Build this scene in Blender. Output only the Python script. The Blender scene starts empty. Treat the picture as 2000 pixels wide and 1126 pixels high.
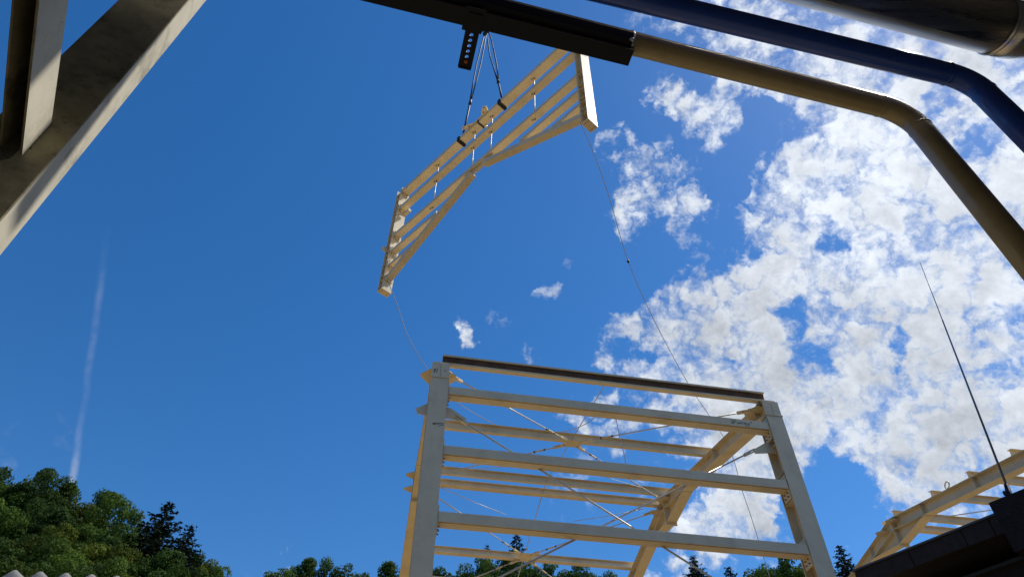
import bpy, math, random
import numpy as np
from mathutils import Vector, Matrix

random.seed(7)
rng = np.random.default_rng(11)
S = bpy.context.scene
COL = S.collection
R = math.radians

# ------------------------------------------------------------------ camera
PITCH = R(46.5)
FPX = 1370.0                      # focal length in pixels of the 2000 px wide photograph
EYE = Vector((0, 0, 1.6))
cam = bpy.data.objects.new('camera', bpy.data.cameras.new('camera'))
COL.objects.link(cam)
cam.location = EYE
cam.rotation_euler = (R(90) + PITCH, 0, 0)
cam.data.lens = FPX / 2000 * 36
cam.data.sensor_width = 36
cam.data.clip_start = 0.02
cam.data.clip_end = 6000
S.camera = cam

SUN_AZ, SUN_EL = R(69), R(57)
EXPO = 0.0
SKY_STRENGTH = 0.11
SUN_STRENGTH = 4.0

S.view_settings.view_transform = 'Standard'
S.view_settings.look = 'None'
S.view_settings.exposure = EXPO
S.view_settings.gamma = 1
S.view_settings.use_curve_mapping = False
try:
    S.cycles.use_denoising = True
    S.cycles.max_bounces = 6
except Exception:
    pass


def ray(x, y):
    """direction of a point of the view, used to work out where things stand"""
    a = (x - 1000) / FPX
    b = (563 - y) / FPX
    return Vector((a, math.cos(PITCH) - b * math.sin(PITCH), math.sin(PITCH) + b * math.cos(PITCH)))


# ------------------------------------------------------------------ sky
W = bpy.data.worlds.new('World')
S.world = W
W.use_nodes = True
wn, wl = W.node_tree.nodes, W.node_tree.links
wn.clear()


def N(t, **k):
    n = wn.new(t)
    for a, b in k.items():
        setattr(n, a, b)
    return n


def M(op, a, b=None, c=None, clamp=False):
    n = N('ShaderNodeMath', operation=op, use_clamp=clamp)
    for i, q in enumerate((a, b, c)):
        if q is None:
            continue
        if isinstance(q, (int, float)):
            n.inputs[i].default_value = q
        else:
            wl.new(q, n.inputs[i])
    return n.outputs[0]


def MR(v, a, b, c, d, mode='SMOOTHSTEP'):
    n = N('ShaderNodeMapRange', interpolation_type=mode)
    wl.new(v, n.inputs[0])
    for i, q in zip((1, 2, 3, 4), (a, b, c, d)):
        n.inputs[i].default_value = q
    return n.outputs[0]


def DOT(vec, d):
    n = N('ShaderNodeVectorMath', operation='DOT_PRODUCT')
    wl.new(vec, n.inputs[0])
    n.inputs[1].default_value = d
    return n.outputs[1]


def NOISE(vec, scale, detail=8, rough=0.55, lac=2.0, dist=0.0):
    n = N('ShaderNodeTexNoise')
    wl.new(vec, n.inputs['Vector'])
    n.inputs['Scale'].default_value = scale
    n.inputs['Detail'].default_value = detail
    n.inputs['Roughness'].default_value = rough
    n.inputs['Lacunarity'].default_value = lac
    n.inputs['Distortion'].default_value = dist
    return n


sky = N('ShaderNodeTexSky', sky_type='NISHITA')
sky.sun_disc = False
sky.sun_elevation = SUN_EL
sky.sun_rotation = SUN_AZ
sky.altitude = 700
sky.air_density = 1.0
sky.dust_density = 0.25
sky.ozone_density = 2.2
hsv = N('ShaderNodeHueSaturation')
hsv.inputs['Hue'].default_value = 0.503
hsv.inputs['Saturation'].default_value = 1.34
hsv.inputs['Value'].default_value = 1.35
wl.new(sky.outputs[0], hsv.inputs['Color'])

tc = N('ShaderNodeTexCoord')
D0 = tc.outputs['Generated']
# wander the direction a little so that cloud banks get ragged outlines
wob = NOISE(D0, 7.0, 4, 0.55)
sub = N('ShaderNodeVectorMath', operation='SUBTRACT')
wl.new(wob.outputs['Color'], sub.inputs[0])
sub.inputs[1].default_value = (0.5, 0.5, 0.5)
mad = N('ShaderNodeVectorMath', operation='MULTIPLY_ADD')
wl.new(sub.outputs[0], mad.inputs[0])
mad.inputs[1].default_value = (0.11, 0.11, 0.09)
wl.new(D0, mad.inputs[2])
nz = N('ShaderNodeVectorMath', operation='NORMALIZE')
wob2 = NOISE(D0, 26.0, 5, 0.6)
sub2 = N('ShaderNodeVectorMath', operation='SUBTRACT')
wl.new(wob2.outputs['Color'], sub2.inputs[0])
sub2.inputs[1].default_value = (0.5, 0.5, 0.5)
mad2 = N('ShaderNodeVectorMath', operation='MULTIPLY_ADD')
wl.new(sub2.outputs[0], mad2.inputs[0])
mad2.inputs[1].default_value = (0.085, 0.085, 0.085)
wl.new(mad.outputs[0], mad2.inputs[2])
wl.new(mad2.outputs[0], nz.inputs[0])
DW = nz.outputs[0]

# cloud banks: (x, y, radius, weight) seen from where the photograph was taken
BANKS = [
    (1800, 420, 270, .62), (1980, 560, 330, .60), (1600, 330, 170, .30), (1850, 250, 190, .35), (1560, 430, 150, .35),
    (1640, 210, 120, .30), (1380, 60, 130, .24), (1560, 60, 120, .22), (1540, 110, 120, .18), (1800, 120, 190, .34),
    (1400, 590, 150, .62), (1300, 620, 90, .30), (1470, 560, 110, .35), (1450, 660, 110, .30), (1640, 560, 140, .35),
    (1500, 750, 190, .62), (1640, 760, 120, .42), (1360, 770, 110, .40), (1460, 830, 130, .40), (1560, 830, 100, .40),
    (1800, 660, 180, .40), (1720, 800, 130, .36), (1880, 830, 120, .36), (1820, 900, 180, .72), (1940, 880, 160, .50), (1720, 930, 110, .46), (1930, 720, 110, .2), (1980, 830, 120, .4),
    (1430, 1010, 95, .66), (1370, 1030, 80, .40), (1500, 1030, 80, .40), (1480, 960, 70, .22), (1440, 930, 90, .25),
    (1330, 210, 62, .50), (1385, 250, 70, .52), (1270, 355, 78, .60), (1228, 425, 42, .42), (1355, 437, 66, .60),
    (1195, 275, 52, .46), (1290, 180, 40, .34), (1450, 140, 60, .25), (893, 622, 22, .28), (906, 645, 22, .32), (920, 668, 22, .34), (960, 627, 26, .22),
    (1040, 678, 30, .24), (1077, 557, 24, .22), (1135, 492, 26, .18), (1220, 655, 40, .48), (1250, 492, 34, .34),
    (1160, 835, 60, .46), (1130, 810, 40, .34), (530, 1095, 60, .16), (575, 1105, 50, .18), (490, 1120, 50, .14),
    (1215, 700, 40, .30), (1290, 1110, 60, .42), (1660, 1015, 46, .5), (1570, 920, 40, .42), (1230, 940, 70, .22), (1110, 960, 60, .2), (1640, 1040, 46, .3),
    (1250, 760, 60, .40), (60, 880, 120, .10),
]
HOLES = [
    (1770, 778, 56, .5), (1850, 765, 56, .42), (1950, 735, 50, .45), (1625, 865, 46, .6), (1600, 920, 60, .7), (1640, 980, 70, .75),
    (1620, 458, 34, .62), (1760, 664, 26, .55), (1790, 390, 30, .40), (1530, 620, 42, .62), (1515, 590, 30, .4), (1430, 700, 40, .45), (1810, 190, 40, .62),
    (1905, 275, 46, .65), (1700, 830, 36, .4), (1560, 1000, 60, .6), (1400, 480, 60, .6), (1430, 300, 60, .35),
    (1940, 635, 46, .55), (1480, 490, 40, .35), (1590, 690, 40, .25), (1860, 480, 40, .2), (1690, 640, 34, .22), (1690, 1010, 60, .5), (1720, 140, 50, .3),
    (1490, 240, 60, .3), (1410, 360, 46, .45), (1315, 300, 34, .3), (1250, 240, 34, .3), (1300, 500, 50, .4), (1220, 560, 60, .4), (1340, 120, 50, .3), (1460, 200, 40, .4),
]
cover = None
for lst, sgn in ((BANKS, 1), (HOLES, -1)):
    for (x, y, r, w) in lst:
        d = ray(x, y).normalized()
        off = math.acos(max(-1, min(1, d.dot(ray(1000, 563).normalized()))))
        ang = r / FPX * math.cos(off) ** 1.5
        v = MR(DOT(DW, d), math.cos(ang * 1.35), 1.0, 0.0, sgn * w * (1.0 if sgn < 0 else (0.84 if r < 100 else 0.68)))
        cover = v if cover is None else M('ADD', cover, v)
# the bank carries on outside the picture to the right and overhead; an unseen patch behind is added as fill
for az, el, rad, w in ((82, 26, 34, .42), (112, 32, 40, .36), (62, 62, 20, .3), (165, 40, 40, .34)):
    d = Vector((math.sin(R(az)) * math.cos(R(el)), math.cos(R(az)) * math.cos(R(el)), math.sin(R(el))))
    v = MR(DOT(DW, d), math.cos(R(rad)), math.cos(R(rad * .35)), 0.0, w)
    cover = M('ADD', cover, v)
cover = M('MINIMUM', cover, 0.92)

n1 = NOISE(D0, 13.0, 12, 0.64, 2.1, 0.15)
n2 = NOISE(D0, 36.0, 8, 0.66, 2.2, 0.2)
BMEAN = 0.30


def BILLOW(vec, scale, detail):
    """rounded puffs parted by creases"""
    n = NOISE(vec, scale, detail, 0.5, 2.1)
    return M('MULTIPLY', M('ABSOLUTE', M('SUBTRACT', n.outputs[0], 0.5)), 3.2)


jit = N('ShaderNodeVectorMath', operation='MULTIPLY_ADD')
wl.new(sub2.outputs[0], jit.inputs[0])
jit.inputs[1].default_value = (0.05, 0.05, 0.05)
wl.new(D0, jit.inputs[2])
DJ = jit.outputs[0]
b1_ = BILLOW(DJ, 20.0, 4)
n5 = NOISE(D0, 95.0, 5, 0.65, 2.2, 0.3)
fb = M('ADD', M('ADD', M('MULTIPLY', n1.outputs[0], 0.52), M('MULTIPLY', n2.outputs[0], 0.26)), M('ADD', M('MULTIPLY', n5.outputs[0], 0.10), M('MULTIPLY', M('SUBTRACT', b1_, BMEAN), 0.34)))
fb = M('ADD', fb, 0.045)
dens = M('ADD', cover, M('MULTIPLY', M('SUBTRACT', fb, 0.5), 3.5))
alpha = MR(dens, -0.08, 0.90, 0.0, 0.97)
# nothing at all where there is no bank
gate = MR(cover, 0.03, 0.26, 0.0, 1.0)
alpha = M('MULTIPLY', alpha, gate)
# light and shade inside the cloud: the side towards the sun is brighter
sunv = Vector((math.sin(SUN_AZ) * math.cos(SUN_EL), math.cos(SUN_AZ) * math.cos(SUN_EL), math.sin(SUN_EL)))
shift = N('ShaderNodeVectorMath', operation='ADD')
wl.new(D0, shift.inputs[0])
shift.inputs[1].default_value = sunv * 0.018
n3 = NOISE(shift.outputs[0], 13.0, 6, 0.64, 2.1, 0.15)
shj = N('ShaderNodeVectorMath', operation='ADD')
wl.new(DJ, shj.inputs[0])
shj.inputs[1].default_value = sunv * 0.010
b2_ = BILLOW(shj.outputs[0], 20.0, 3)
grad = M('ADD', M('SUBTRACT', n1.outputs[0], n3.outputs[0]), M('MULTIPLY', M('SUBTRACT', b1_, b2_), 0.40))
n4 = NOISE(D0, 5.0, 5, 0.6)
tone = M('ADD', M('MULTIPLY', grad, 0.65), M('MULTIPLY', M('SUBTRACT', n4.outputs[0], 0.5), 0.5))
tone = M('ADD', tone, 0.65)
thick = MR(dens, 0.55, 1.45, 0.10, -0.01)
tone = M('ADD', tone, thick)
sung = DOT(D0, sunv)
glow = MR(sung, 0.80, 1.0, 0.0, 0.14)
tone = M('ADD', tone, glow)
tone = M('MINIMUM', M('MAXIMUM', tone, 0.52), 1.1)
cl = N('ShaderNodeVectorMath', operation='SCALE')
cl.inputs[0].default_value = (0.93 / SKY_STRENGTH, 0.99 / SKY_STRENGTH, 1.07 / SKY_STRENGTH)
wl.new(tone, cl.inputs['Scale'])

# old contrail over the wooded hill
ca, cb = ray(207, 430).normalized(), ray(146, 935).normalized()
nrm = ca.cross(cb).normalized()
mid = (ca + cb).normalized()
tan = (cb - ca).normalized()
w2 = NOISE(D0, 6.0, 3, 0.5)
side = M('ADD', DOT(D0, nrm), M('MULTIPLY', M('SUBTRACT', w2.outputs[0], 0.5), 0.022))
side = M('ABSOLUTE', side)
along = DOT(D0, tan)
L2 = (cb - ca).length / 2
core = M('SUBTRACT', 1.0, MR(side, 0.0003, 0.0062, 0.0, 1.0))
fade = MR(along, -L2, -L2 * .4, 0.0, 1.0)
fade2 = MR(along, L2 * 1.0, L2 * 1.12, 1.0, 0.0)
strk = NOISE(D0, 22.0, 4, 0.6)
brk = M('ADD', MR(strk.outputs[0], 0.32, 0.66, 0.025, 0.12), M('MULTIPLY', MR(along, L2 * .70, L2 * .95, 0.0, 0.5), MR(strk.outputs[0], 0.30, 0.62, 0.1, 0.5)))
trail = M('MULTIPLY', M('MULTIPLY', core, brk), M('MULTIPLY', fade, fade2))
alpha = M('MAXIMUM', alpha, trail)

mix = N('ShaderNodeMix', data_type='RGBA')
wl.new(alpha, mix.inputs[0])
wl.new(hsv.outputs[0], mix.inputs[6])
wl.new(cl.outputs[0], mix.inputs[7])
bg = N('ShaderNodeBackground')
bg.inputs['Strength'].default_value = SKY_STRENGTH
wl.new(mix.outputs[2], bg.inputs['Color'])
wo = N('ShaderNodeOutputWorld')
wl.new(bg.outputs[0], wo.inputs['Surface'])

# ------------------------------------------------------------------ sun
sl = bpy.data.lights.new('sun', 'SUN')
sl.energy = SUN_STRENGTH
sl.angle = R(0.5)
sl.color = (1.0, 0.955, 0.88)
so = bpy.data.objects.new('sun', sl)
COL.objects.link(so)
so.rotation_euler = (-sunv).to_track_quat('-Z', 'Y').to_euler()

# ------------------------------------------------------------------ materials


def mat(name, col, rough=0.5, metal=0.0, spec=0.5, var=0.0, vscale=3.0, bump=0.0, bscale=60.0, dirt=None, dirt_amt=0.0, dirt_scale=4.0, coat=0.0, specks=None):
    m = bpy.data.materials.new(name)
    m.use_nodes = True
    nt = m.node_tree
    b = nt.nodes['Principled BSDF']
    b.inputs['Roughness'].default_value = rough
    b.inputs['Metallic'].default_value = metal
    b.inputs['Specular IOR Level'].default_value = spec
    b.inputs['Coat Weight'].default_value = coat
    tcn = nt.nodes.new('ShaderNodeTexCoord')
    co = tcn.outputs['Object']

    def noise(sc, det=6, ro=0.6):
        n = nt.nodes.new('ShaderNodeTexNoise')
        n.inputs['Scale'].default_value = sc
        n.inputs['Detail'].default_value = det
        n.inputs['Roughness'].default_value = ro
        nt.links.new(co, n.inputs['Vector'])
        return n.outputs[0]

    def mixc(fac, a, c):
        x = nt.nodes.new('ShaderNodeMix')
        x.data_type = 'RGBA'
        if isinstance(fac, float):
            x.inputs[0].default_value = fac
        else:
            nt.links.new(fac, x.inputs[0])
        for sock, q in ((x.inputs[6], a), (x.inputs[7], c)):
            if isinstance(q, tuple):
                sock.default_value = (*q, 1)
            else:
                nt.links.new(q, sock)
        return x.outputs[2]

    def ramp(v, lo, hi, a, c):
        x = nt.nodes.new('ShaderNodeMapRange')
        x.interpolation_type = 'SMOOTHSTEP'
        nt.links.new(v, x.inputs[0])
        for i, q in zip((1, 2, 3, 4), (lo, hi, a, c)):
            x.inputs[i].default_value = q
        return x.outputs[0]

    c = tuple(col)
    out = c
    if var:
        hi = tuple(min(1, q * (1 + var)) for q in c)
        lo = tuple(q * (1 - var) for q in c)
        out = mixc(ramp(noise(vscale), 0.3, 0.7, 0, 1), lo, hi)
    if dirt is not None:
        f1 = ramp(noise(dirt_scale, 10, 0.68), 0.46, 0.72, 0.0, dirt_amt)
        out = mixc(f1, out, tuple(dirt))
    if specks is not None:
        f2 = ramp(noise(specks[1], 3, 0.55), specks[2], specks[2] + 0.06, 0.0, 0.85)
        out = mixc(f2, out, tuple(specks[0]))
    if isinstance(out, tuple):
        b.inputs['Base Color'].default_value = (*out, 1)
    else:
        nt.links.new(out, b.inputs['Base Color'])
        rr = ramp(noise(vscale * 2.3), 0.3, 0.7, max(0.02, rough - 0.08), min(1, rough + 0.1))
        nt.links.new(rr, b.inputs['Roughness'])
    if bump:
        bn = nt.nodes.new('ShaderNodeBump')
        bn.inputs['Strength'].default_value = bump
        bn.inputs['Distance'].default_value = 0.01
        nt.links.new(noise(bscale, 4, 0.6), bn.inputs['Height'])
        nt.links.new(bn.outputs[0], b.inputs['Normal'])
    return m


CREAM = mat('cream_paint', (0.78, 0.635, 0.41), 0.42, var=0.05, vscale=1.7, dirt=(0.36, 0.28, 0.175), dirt_amt=0.32, dirt_scale=2.1, bump=0.03, bscale=90, specks=((0.25, 0.17, 0.09), 26, 0.73))
OLDCREAM = mat('weathered_cream_paint', (0.56, 0.51, 0.38), 0.8, var=0.08, vscale=6, dirt=(0.11, 0.09, 0.045), dirt_amt=0.6, dirt_scale=4.5, bump=0.04, bscale=40, specks=((0.06, 0.055, 0.035), 38, 0.69))
DARK_BROWN = mat('dark_brown_infill', (0.12, 0.060, 0.030), 0.8, var=0.3, vscale=5, bump=0.3, bscale=40)
GRIME_SHADE = mat('grime_and_shade_paint', (0.30, 0.26, 0.155), 0.9, var=0.25, vscale=5, bump=0.05, bscale=30, dirt=(0.03, 0.027, 0.015), dirt_amt=0.85, dirt_scale=6, specks=((0.02, 0.02, 0.012), 40, 0.68))  # olive-brown grime, painted darker to stand in for shade
BOLT = mat('zinc_bolt', (0.22, 0.20, 0.17), 0.45, metal=0.7)
ROD = mat('galvanised_rod', (0.62, 0.58, 0.50), 0.38, metal=0.25)
SLEEVE = mat('dark_sleeve', (0.06, 0.06, 0.06), 0.5)
BLACK = mat('black_paint', (0.012, 0.012, 0.014), 0.55, spec=0.3)
SLING = mat('sling_black', (0.014, 0.014, 0.02), 0.6)
ROPE = mat('rope_grey', (0.42, 0.41, 0.42), 0.9, bump=0.2, bscale=300)
INK2 = mat('dark_scuff', (0.26, 0.20, 0.14), 0.8, var=0.4, vscale=30)
INK = mat('marker_ink', (0.03, 0.03, 0.035), 0.8)
TAN = mat('tan_pipe_paint', (0.46, 0.34, 0.15), 0.38, var=0.06, vscale=5, bump=0.04, bscale=50, coat=0.5, dirt=(0.2, 0.13, 0.05), dirt_amt=0.35, dirt_scale=7)
BLUE = mat('blue_pipe_paint', (0.022, 0.080, 0.42), 0.36, var=0.08, vscale=5, bump=0.04, bscale=50, coat=0.5)
STEEL = mat('stainless_duct', (0.78, 0.70, 0.60), 0.2, metal=1.0)
_nt = STEEL.node_tree
_tc = _nt.nodes.new('ShaderNodeTexCoord')
_mp = _nt.nodes.new('ShaderNodeMapping')
_mp.inputs['Rotation'].default_value = (0, 0, R(-15))
_mp.inputs['Scale'].default_value = (0.5, 22, 22)
_no = _nt.nodes.new('ShaderNodeTexNoise')
_no.inputs['Scale'].default_value = 1.0
_no.inputs['Detail'].default_value = 5
_rg = _nt.nodes.new('ShaderNodeMapRange')
_rg.inputs[1].default_value, _rg.inputs[2].default_value = 0.3, 0.7
_rg.inputs[3].default_value, _rg.inputs[4].default_value = 0.22, 0.50
_bm = _nt.nodes.new('ShaderNodeBump')
_bm.inputs['Strength'].default_value = 0.25
_bm.inputs['Distance'].default_value = 0.004
_nt.links.new(_tc.outputs['Object'], _mp.inputs['Vector'])
_nt.links.new(_mp.outputs[0], _no.inputs['Vector'])
_nt.links.new(_no.outputs[0], _rg.inputs[0])
_nt.links.new(_rg.outputs[0], _nt.nodes['Principled BSDF'].inputs['Roughness'])
_nt.links.new(_no.outputs[0], _bm.inputs['Height'])
_nt.links.new(_bm.outputs[0], _nt.nodes['Principled BSDF'].inputs['Normal'])
GALV = mat('bright_clamp', (0.75, 0.74, 0.70), 0.3, metal=0.8)
ORANGE = mat('orange_plug', (0.55, 0.14, 0.02), 0.5)
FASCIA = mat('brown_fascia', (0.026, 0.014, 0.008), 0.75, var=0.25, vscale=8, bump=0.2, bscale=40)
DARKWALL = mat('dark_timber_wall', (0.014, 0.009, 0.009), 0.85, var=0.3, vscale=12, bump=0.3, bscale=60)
TRIM = mat('green_trim', (0.022, 0.026, 0.018), 0.6)
FLASH = mat('grey_flashing', (0.10, 0.09, 0.085), 0.45, metal=0.4, var=0.1)
ANT = mat('antenna_grey', (0.16, 0.22, 0.30), 0.35, metal=0.5)
TRUNK = mat('bark', (0.06, 0.045, 0.03), 0.9, var=0.2, vscale=4)
BLOCKW = mat('sky_block_wall', (0.10, 0.09, 0.075), 0.9, var=0.1, vscale=2)
SOIL = None


def sheet_mat():
    m = bpy.data.materials.new('white_translucent_sheet')
    m.use_nodes = True
    nt = m.node_tree
    b = nt.nodes['Principled BSDF']
    b.inputs['Base Color'].default_value = (0.82, 0.82, 0.80, 1)
    b.inputs['Roughness'].default_value = 0.4
    tr = nt.nodes.new('ShaderNodeBsdfTranslucent')
    tr.inputs[0].default_value = (0.85, 0.85, 0.83, 1)
    mx = nt.nodes.new('ShaderNodeMixShader')
    mx.inputs[0].default_value = 0.65
    nt.links.new(b.outputs[0], mx.inputs[1])
    nt.links.new(tr.outputs[0], mx.inputs[2])
    nt.links.new(mx.outputs[0], nt.nodes['Material Output'].inputs[0])
    return m


SHEET = sheet_mat()


def leaf_mat(name, lo, hi, tr=0.35):
    m = bpy.data.materials.new(name)
    m.use_nodes = True
    nt = m.node_tree
    b = nt.nodes['Principled BSDF']
    b.inputs['Roughness'].default_value = 0.75
    b.inputs['Specular IOR Level'].default_value = 0.12
    tcn = nt.nodes.new('ShaderNodeTexCoord')
    no = nt.nodes.new('ShaderNodeTexNoise')
    no.inputs['Scale'].default_value = 0.55
    no.inputs['Detail'].default_value = 6
    no.inputs['Roughness'].default_value = 0.7
    nt.links.new(tcn.outputs['Object'], no.inputs['Vector'])
    oi = nt.nodes.new('ShaderNodeObjectInfo')
    ad = nt.nodes.new('ShaderNodeMath')
    ad.operation = 'MULTIPLY_ADD'
    nt.links.new(oi.outputs['Random'], ad.inputs[0])
    ad.inputs[1].default_value = 0.36
    nt.links.new(no.outputs[0], ad.inputs[2])
    mr = nt.nodes.new('ShaderNodeMapRange')
    nt.links.new(ad.outputs[0], mr.inputs[0])
    mr.inputs[1].default_value = 0.40
    mr.inputs[2].default_value = 0.98
    mx = nt.nodes.new('ShaderNodeMix')
    mx.data_type = 'RGBA'
    nt.links.new(mr.outputs[0], mx.inputs[0])
    mx.inputs[6].default_value = (*lo, 1)
    mx.inputs[7].default_value = (*hi, 1)
    nt.links.new(mx.outputs[2], b.inputs['Base Color'])
    t = nt.nodes.new('ShaderNodeBsdfTranslucent')
    nt.links.new(mx.outputs[2], t.inputs[0])
    ms = nt.nodes.new('ShaderNodeMixShader')
    ms.inputs[0].default_value = tr
    nt.links.new(b.outputs[0], ms.inputs[1])
    nt.links.new(t.outputs[0], ms.inputs[2])
    nt.links.new(ms.outputs[0], nt.nodes['Material Output'].inputs[0])
    return m


LEAF_MID = leaf_mat('leaf_mid_green', (0.024, 0.050, 0.010), (0.135, 0.220, 0.032))
LEAF_DARK = leaf_mat('leaf_dark_green', (0.018, 0.040, 0.010), (0.088, 0.150, 0.028))
LEAF_WARM = leaf_mat('leaf_yellow_green', (0.038, 0.056, 0.010), (0.170, 0.205, 0.026))
LEAF_BRIGHT = leaf_mat('leaf_bright_green', (0.045, 0.085, 0.010), (0.12, 0.20, 0.022))
NEEDLE = leaf_mat('needle_dark', (0.010, 0.020, 0.011), (0.030, 0.050, 0.026), 0.15)

# ------------------------------------------------------------------ mesh helpers


class MB:
    """collects shapes, then links them as ONE mesh object"""

    def __init__(self):
        self.v, self.f, self.mi, self.sm = [], [], [], []
        self.mats = []

    def _m(self, m):
        if m not in self.mats:
            self.mats.append(m)
        return self.mats.index(m)

    def add(self, vs, fs, m=None, smooth=False):
        o = len(self.v)
        self.v += [tuple(q) for q in vs]
        for f in fs:
            self.f.append(tuple(i + o for i in f))
            self.mi.append(0 if m is None else self._m(m))
            self.sm.append(smooth)
        return self

    def box(self, lo, hi, m=None):
        (a, b, c), (d, e, f) = lo, hi
        return self.hexa([(a, b, c), (d, b, c), (d, e, c), (a, e, c), (a, b, f), (d, b, f), (d, e, f), (a, e, f)], m)

    def hexa(self, p, m=None):
        return self.add(p, [(0, 3, 2, 1), (4, 5, 6, 7), (0, 1, 5, 4), (1, 2, 6, 5), (2, 3, 7, 6), (3, 0, 4, 7)], m)

    def prism(self, prof, p0, p1, up, m=None):
        """profile (side, up) extruded from p0 to p1"""
        p0, p1, up = Vector(p0), Vector(p1), Vector(up)
        t = (p1 - p0).normalized()
        s = t.cross(up).normalized()
        w = s.cross(t).normalized()
        n = len(prof)
        vs = [p0 + s * a + w * b for a, b in prof] + [p1 + s * a + w * b for a, b in prof]
        fs = [tuple(reversed(range(n))), tuple(range(n, 2 * n))]
        fs += [(i, (i + 1) % n, n + (i + 1) % n, n + i) for i in range(n)]
        return self.add(vs, fs, m)

    def isec(self, p0, p1, up, h, b, tf=0.012, tw=0.008, m=None):
        """I-section hanging below the line p0-p1 (the line is the middle of its top)"""
        B, T = b / 2, tw / 2
        prof = [(-B, 0), (-B, -tf), (-T, -tf), (-T, -h + tf), (-B, -h + tf), (-B, -h), (B, -h), (B, -h + tf), (T, -h + tf), (T, -tf), (B, -tf), (B, 0)]
        p0, p1, up = Vector(p0), Vector(p1), Vector(up)
        t = (p1 - p0).normalized()
        s = t.cross(up).normalized()
        w = s.cross(t).normalized()
        vs = [p0 + s * a + w * c for a, c in prof] + [p1 + s * a + w * c for a, c in prof]
        fs = [(i, (i + 1) % 12, 12 + (i + 1) % 12, 12 + i) for i in range(12)]
        for o in (0, 12):
            for q in ((0, 1, 10, 11), (1, 2, 9, 10), (2, 3, 8, 9), (3, 4, 7, 8), (4, 5, 6, 7)):
                fs.append(tuple(i + o for i in (q if o else reversed(q))))
        fs = [f for f in fs if len(set(f)) == 4]
        return self.add(vs, fs, m)

    def tube(self, pts, r, n=8, m=None, caps=True, smooth=True):
        pts = [Vector(p) for p in pts]
        rs = r if isinstance(r, (list, tuple)) else [r] * len(pts)
        vs, fs = [], []
        ref = None
        for i, p in enumerate(pts):
            t = (pts[min(i + 1, len(pts) - 1)] - pts[max(i - 1, 0)]).normalized()
            if ref is None:
                ref = Vector((0, 0, 1)) if abs(t.z) < 0.9 else Vector((1, 0, 0))
                a = t.cross(ref).normalized()
            else:
                a = (a - t * a.dot(t)).normalized()
            b = t.cross(a)
            for k in range(n):
                q = 2 * math.pi * k / n
                vs.append(p + (a * math.cos(q) + b * math.sin(q)) * rs[i])
        for i in range(len(pts) - 1):
            for k in range(n):
                fs.append((i * n + k, i * n + (k + 1) % n, (i + 1) * n + (k + 1) % n, (i + 1) * n + k))
        self.add(vs, fs, m, smooth)
        if caps:
            L = (len(pts) - 1) * n
            o = len(self.v) - len(vs)
            self.f += [tuple(o + i for i in reversed(range(n))), tuple(o + L + i for i in range(n))]
            self.mi += [0 if m is None else self._m(m)] * 2
            self.sm += [False, False]
        return self

    def plate(self, pts, t, nrm, m=None):
        """flat plate: outline pts, thickness t along nrm"""
        nrm = Vector(nrm).normalized() * t
        n = len(pts)
        vs = [Vector(p) - nrm / 2 for p in pts] + [Vector(p) + nrm / 2 for p in pts]
        fs = [tuple(reversed(range(n))), tuple(range(n, 2 * n))] + [(i, (i + 1) % n, n + (i + 1) % n, n + i) for i in range(n)]
        return self.add(vs, fs, m)

    def bolt(self, p, d, r=0.016, l=0.02, m=None):
        p, d = Vector(p), Vector(d).normalized()
        return self.tube([p, p + d * l], r, 6, m, smooth=False)

    def build(self, name, m, parent=None, loc=None):
        me = bpy.data.meshes.new(name)
        me.from_pydata(self.v, [], self.f)
        if self.mats:
            for q in self.mats:
                me.materials.append(q)
            me.polygons.foreach_set('material_index', self.mi)
        else:
            me.materials.append(m)
        me.polygons.foreach_set('use_smooth', self.sm)
        me.update()
        import bmesh
        bm = bmesh.new()
        bm.from_mesh(me)
        bmesh.ops.recalc_face_normals(bm, faces=bm.faces)
        bm.to_mesh(me)
        bm.free()
        o = bpy.data.objects.new(name, me)
        COL.objects.link(o)
        if parent is not None:
            o.parent = parent
        if loc is not None:
            o.location = loc
        return o


def tag(o, label=None, cat=None, group=None, kind=None):
    for k, q in (('label', label), ('category', cat), ('group', group), ('kind', kind)):
        if q:
            o[k] = q
    return o


def empty(name, matrix=None, loc=(0, 0, 0)):
    o = bpy.data.objects.new(name, None)
    COL.objects.link(o)
    o.empty_display_size = 0.3
    if matrix is not None:
        o.matrix_world = matrix
    else:
        o.location = loc
    return o


# ------------------------------------------------------------------ axes of the steel hall (u along the bays, v into the depth)
UX = Vector((0.98391, 0.17865, 0))
VX = Vector((-0.17865, 0.98391, 0))
L0 = Vector((-1.2126, 9.2109, 0.0))            # foot of the near left column, measured from below the eye
HALL = Matrix.Translation(L0) @ Matrix(((UX.x, VX.x, 0, 0), (UX.y, VX.y, 0, 0), (0, 0, 1, 0), (0, 0, 0, 1)))
HZ = EYE.z                                      # heights in the builder below are above the eye


def on_v(x, y, v):
    """hall coordinates of a view point on the plane of depth v"""
    d = ray(x, y)
    t = (L0.dot(VX) + v) / d.dot(VX)
    q = d * t - L0
    return Vector((q.dot(UX), v, d.z * t + HZ))


def world_v(x, y, v):
    return HALL @ on_v(x, y, v)


# ------------------------------------------------------------------ ground and hills
def terrain_h(x, y):
    r = math.hypot(x, y)
    az = math.degrees(math.atan2(x, y))
    k = 0.50  # hills also rise unseen behind the camera, added to block the bright horizon
    if az > 45:
        k *= max(0.75, 1 - (az - 45) / 60)
    if az < -70:
        k *= max(0.75, 1 + (az + 70) / 60)
    k *= 1 + 0.05 * math.sin(az * 0.21) + 0.03 * math.sin(az * 0.53 + 1)
    a = max(0.0, r - 40)
    a = a * a / (a + 8) if a > 0 else 0
    if r > 122:
        a = min(a, 77 + (r - 122) * 0.06)
    return a * k


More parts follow.
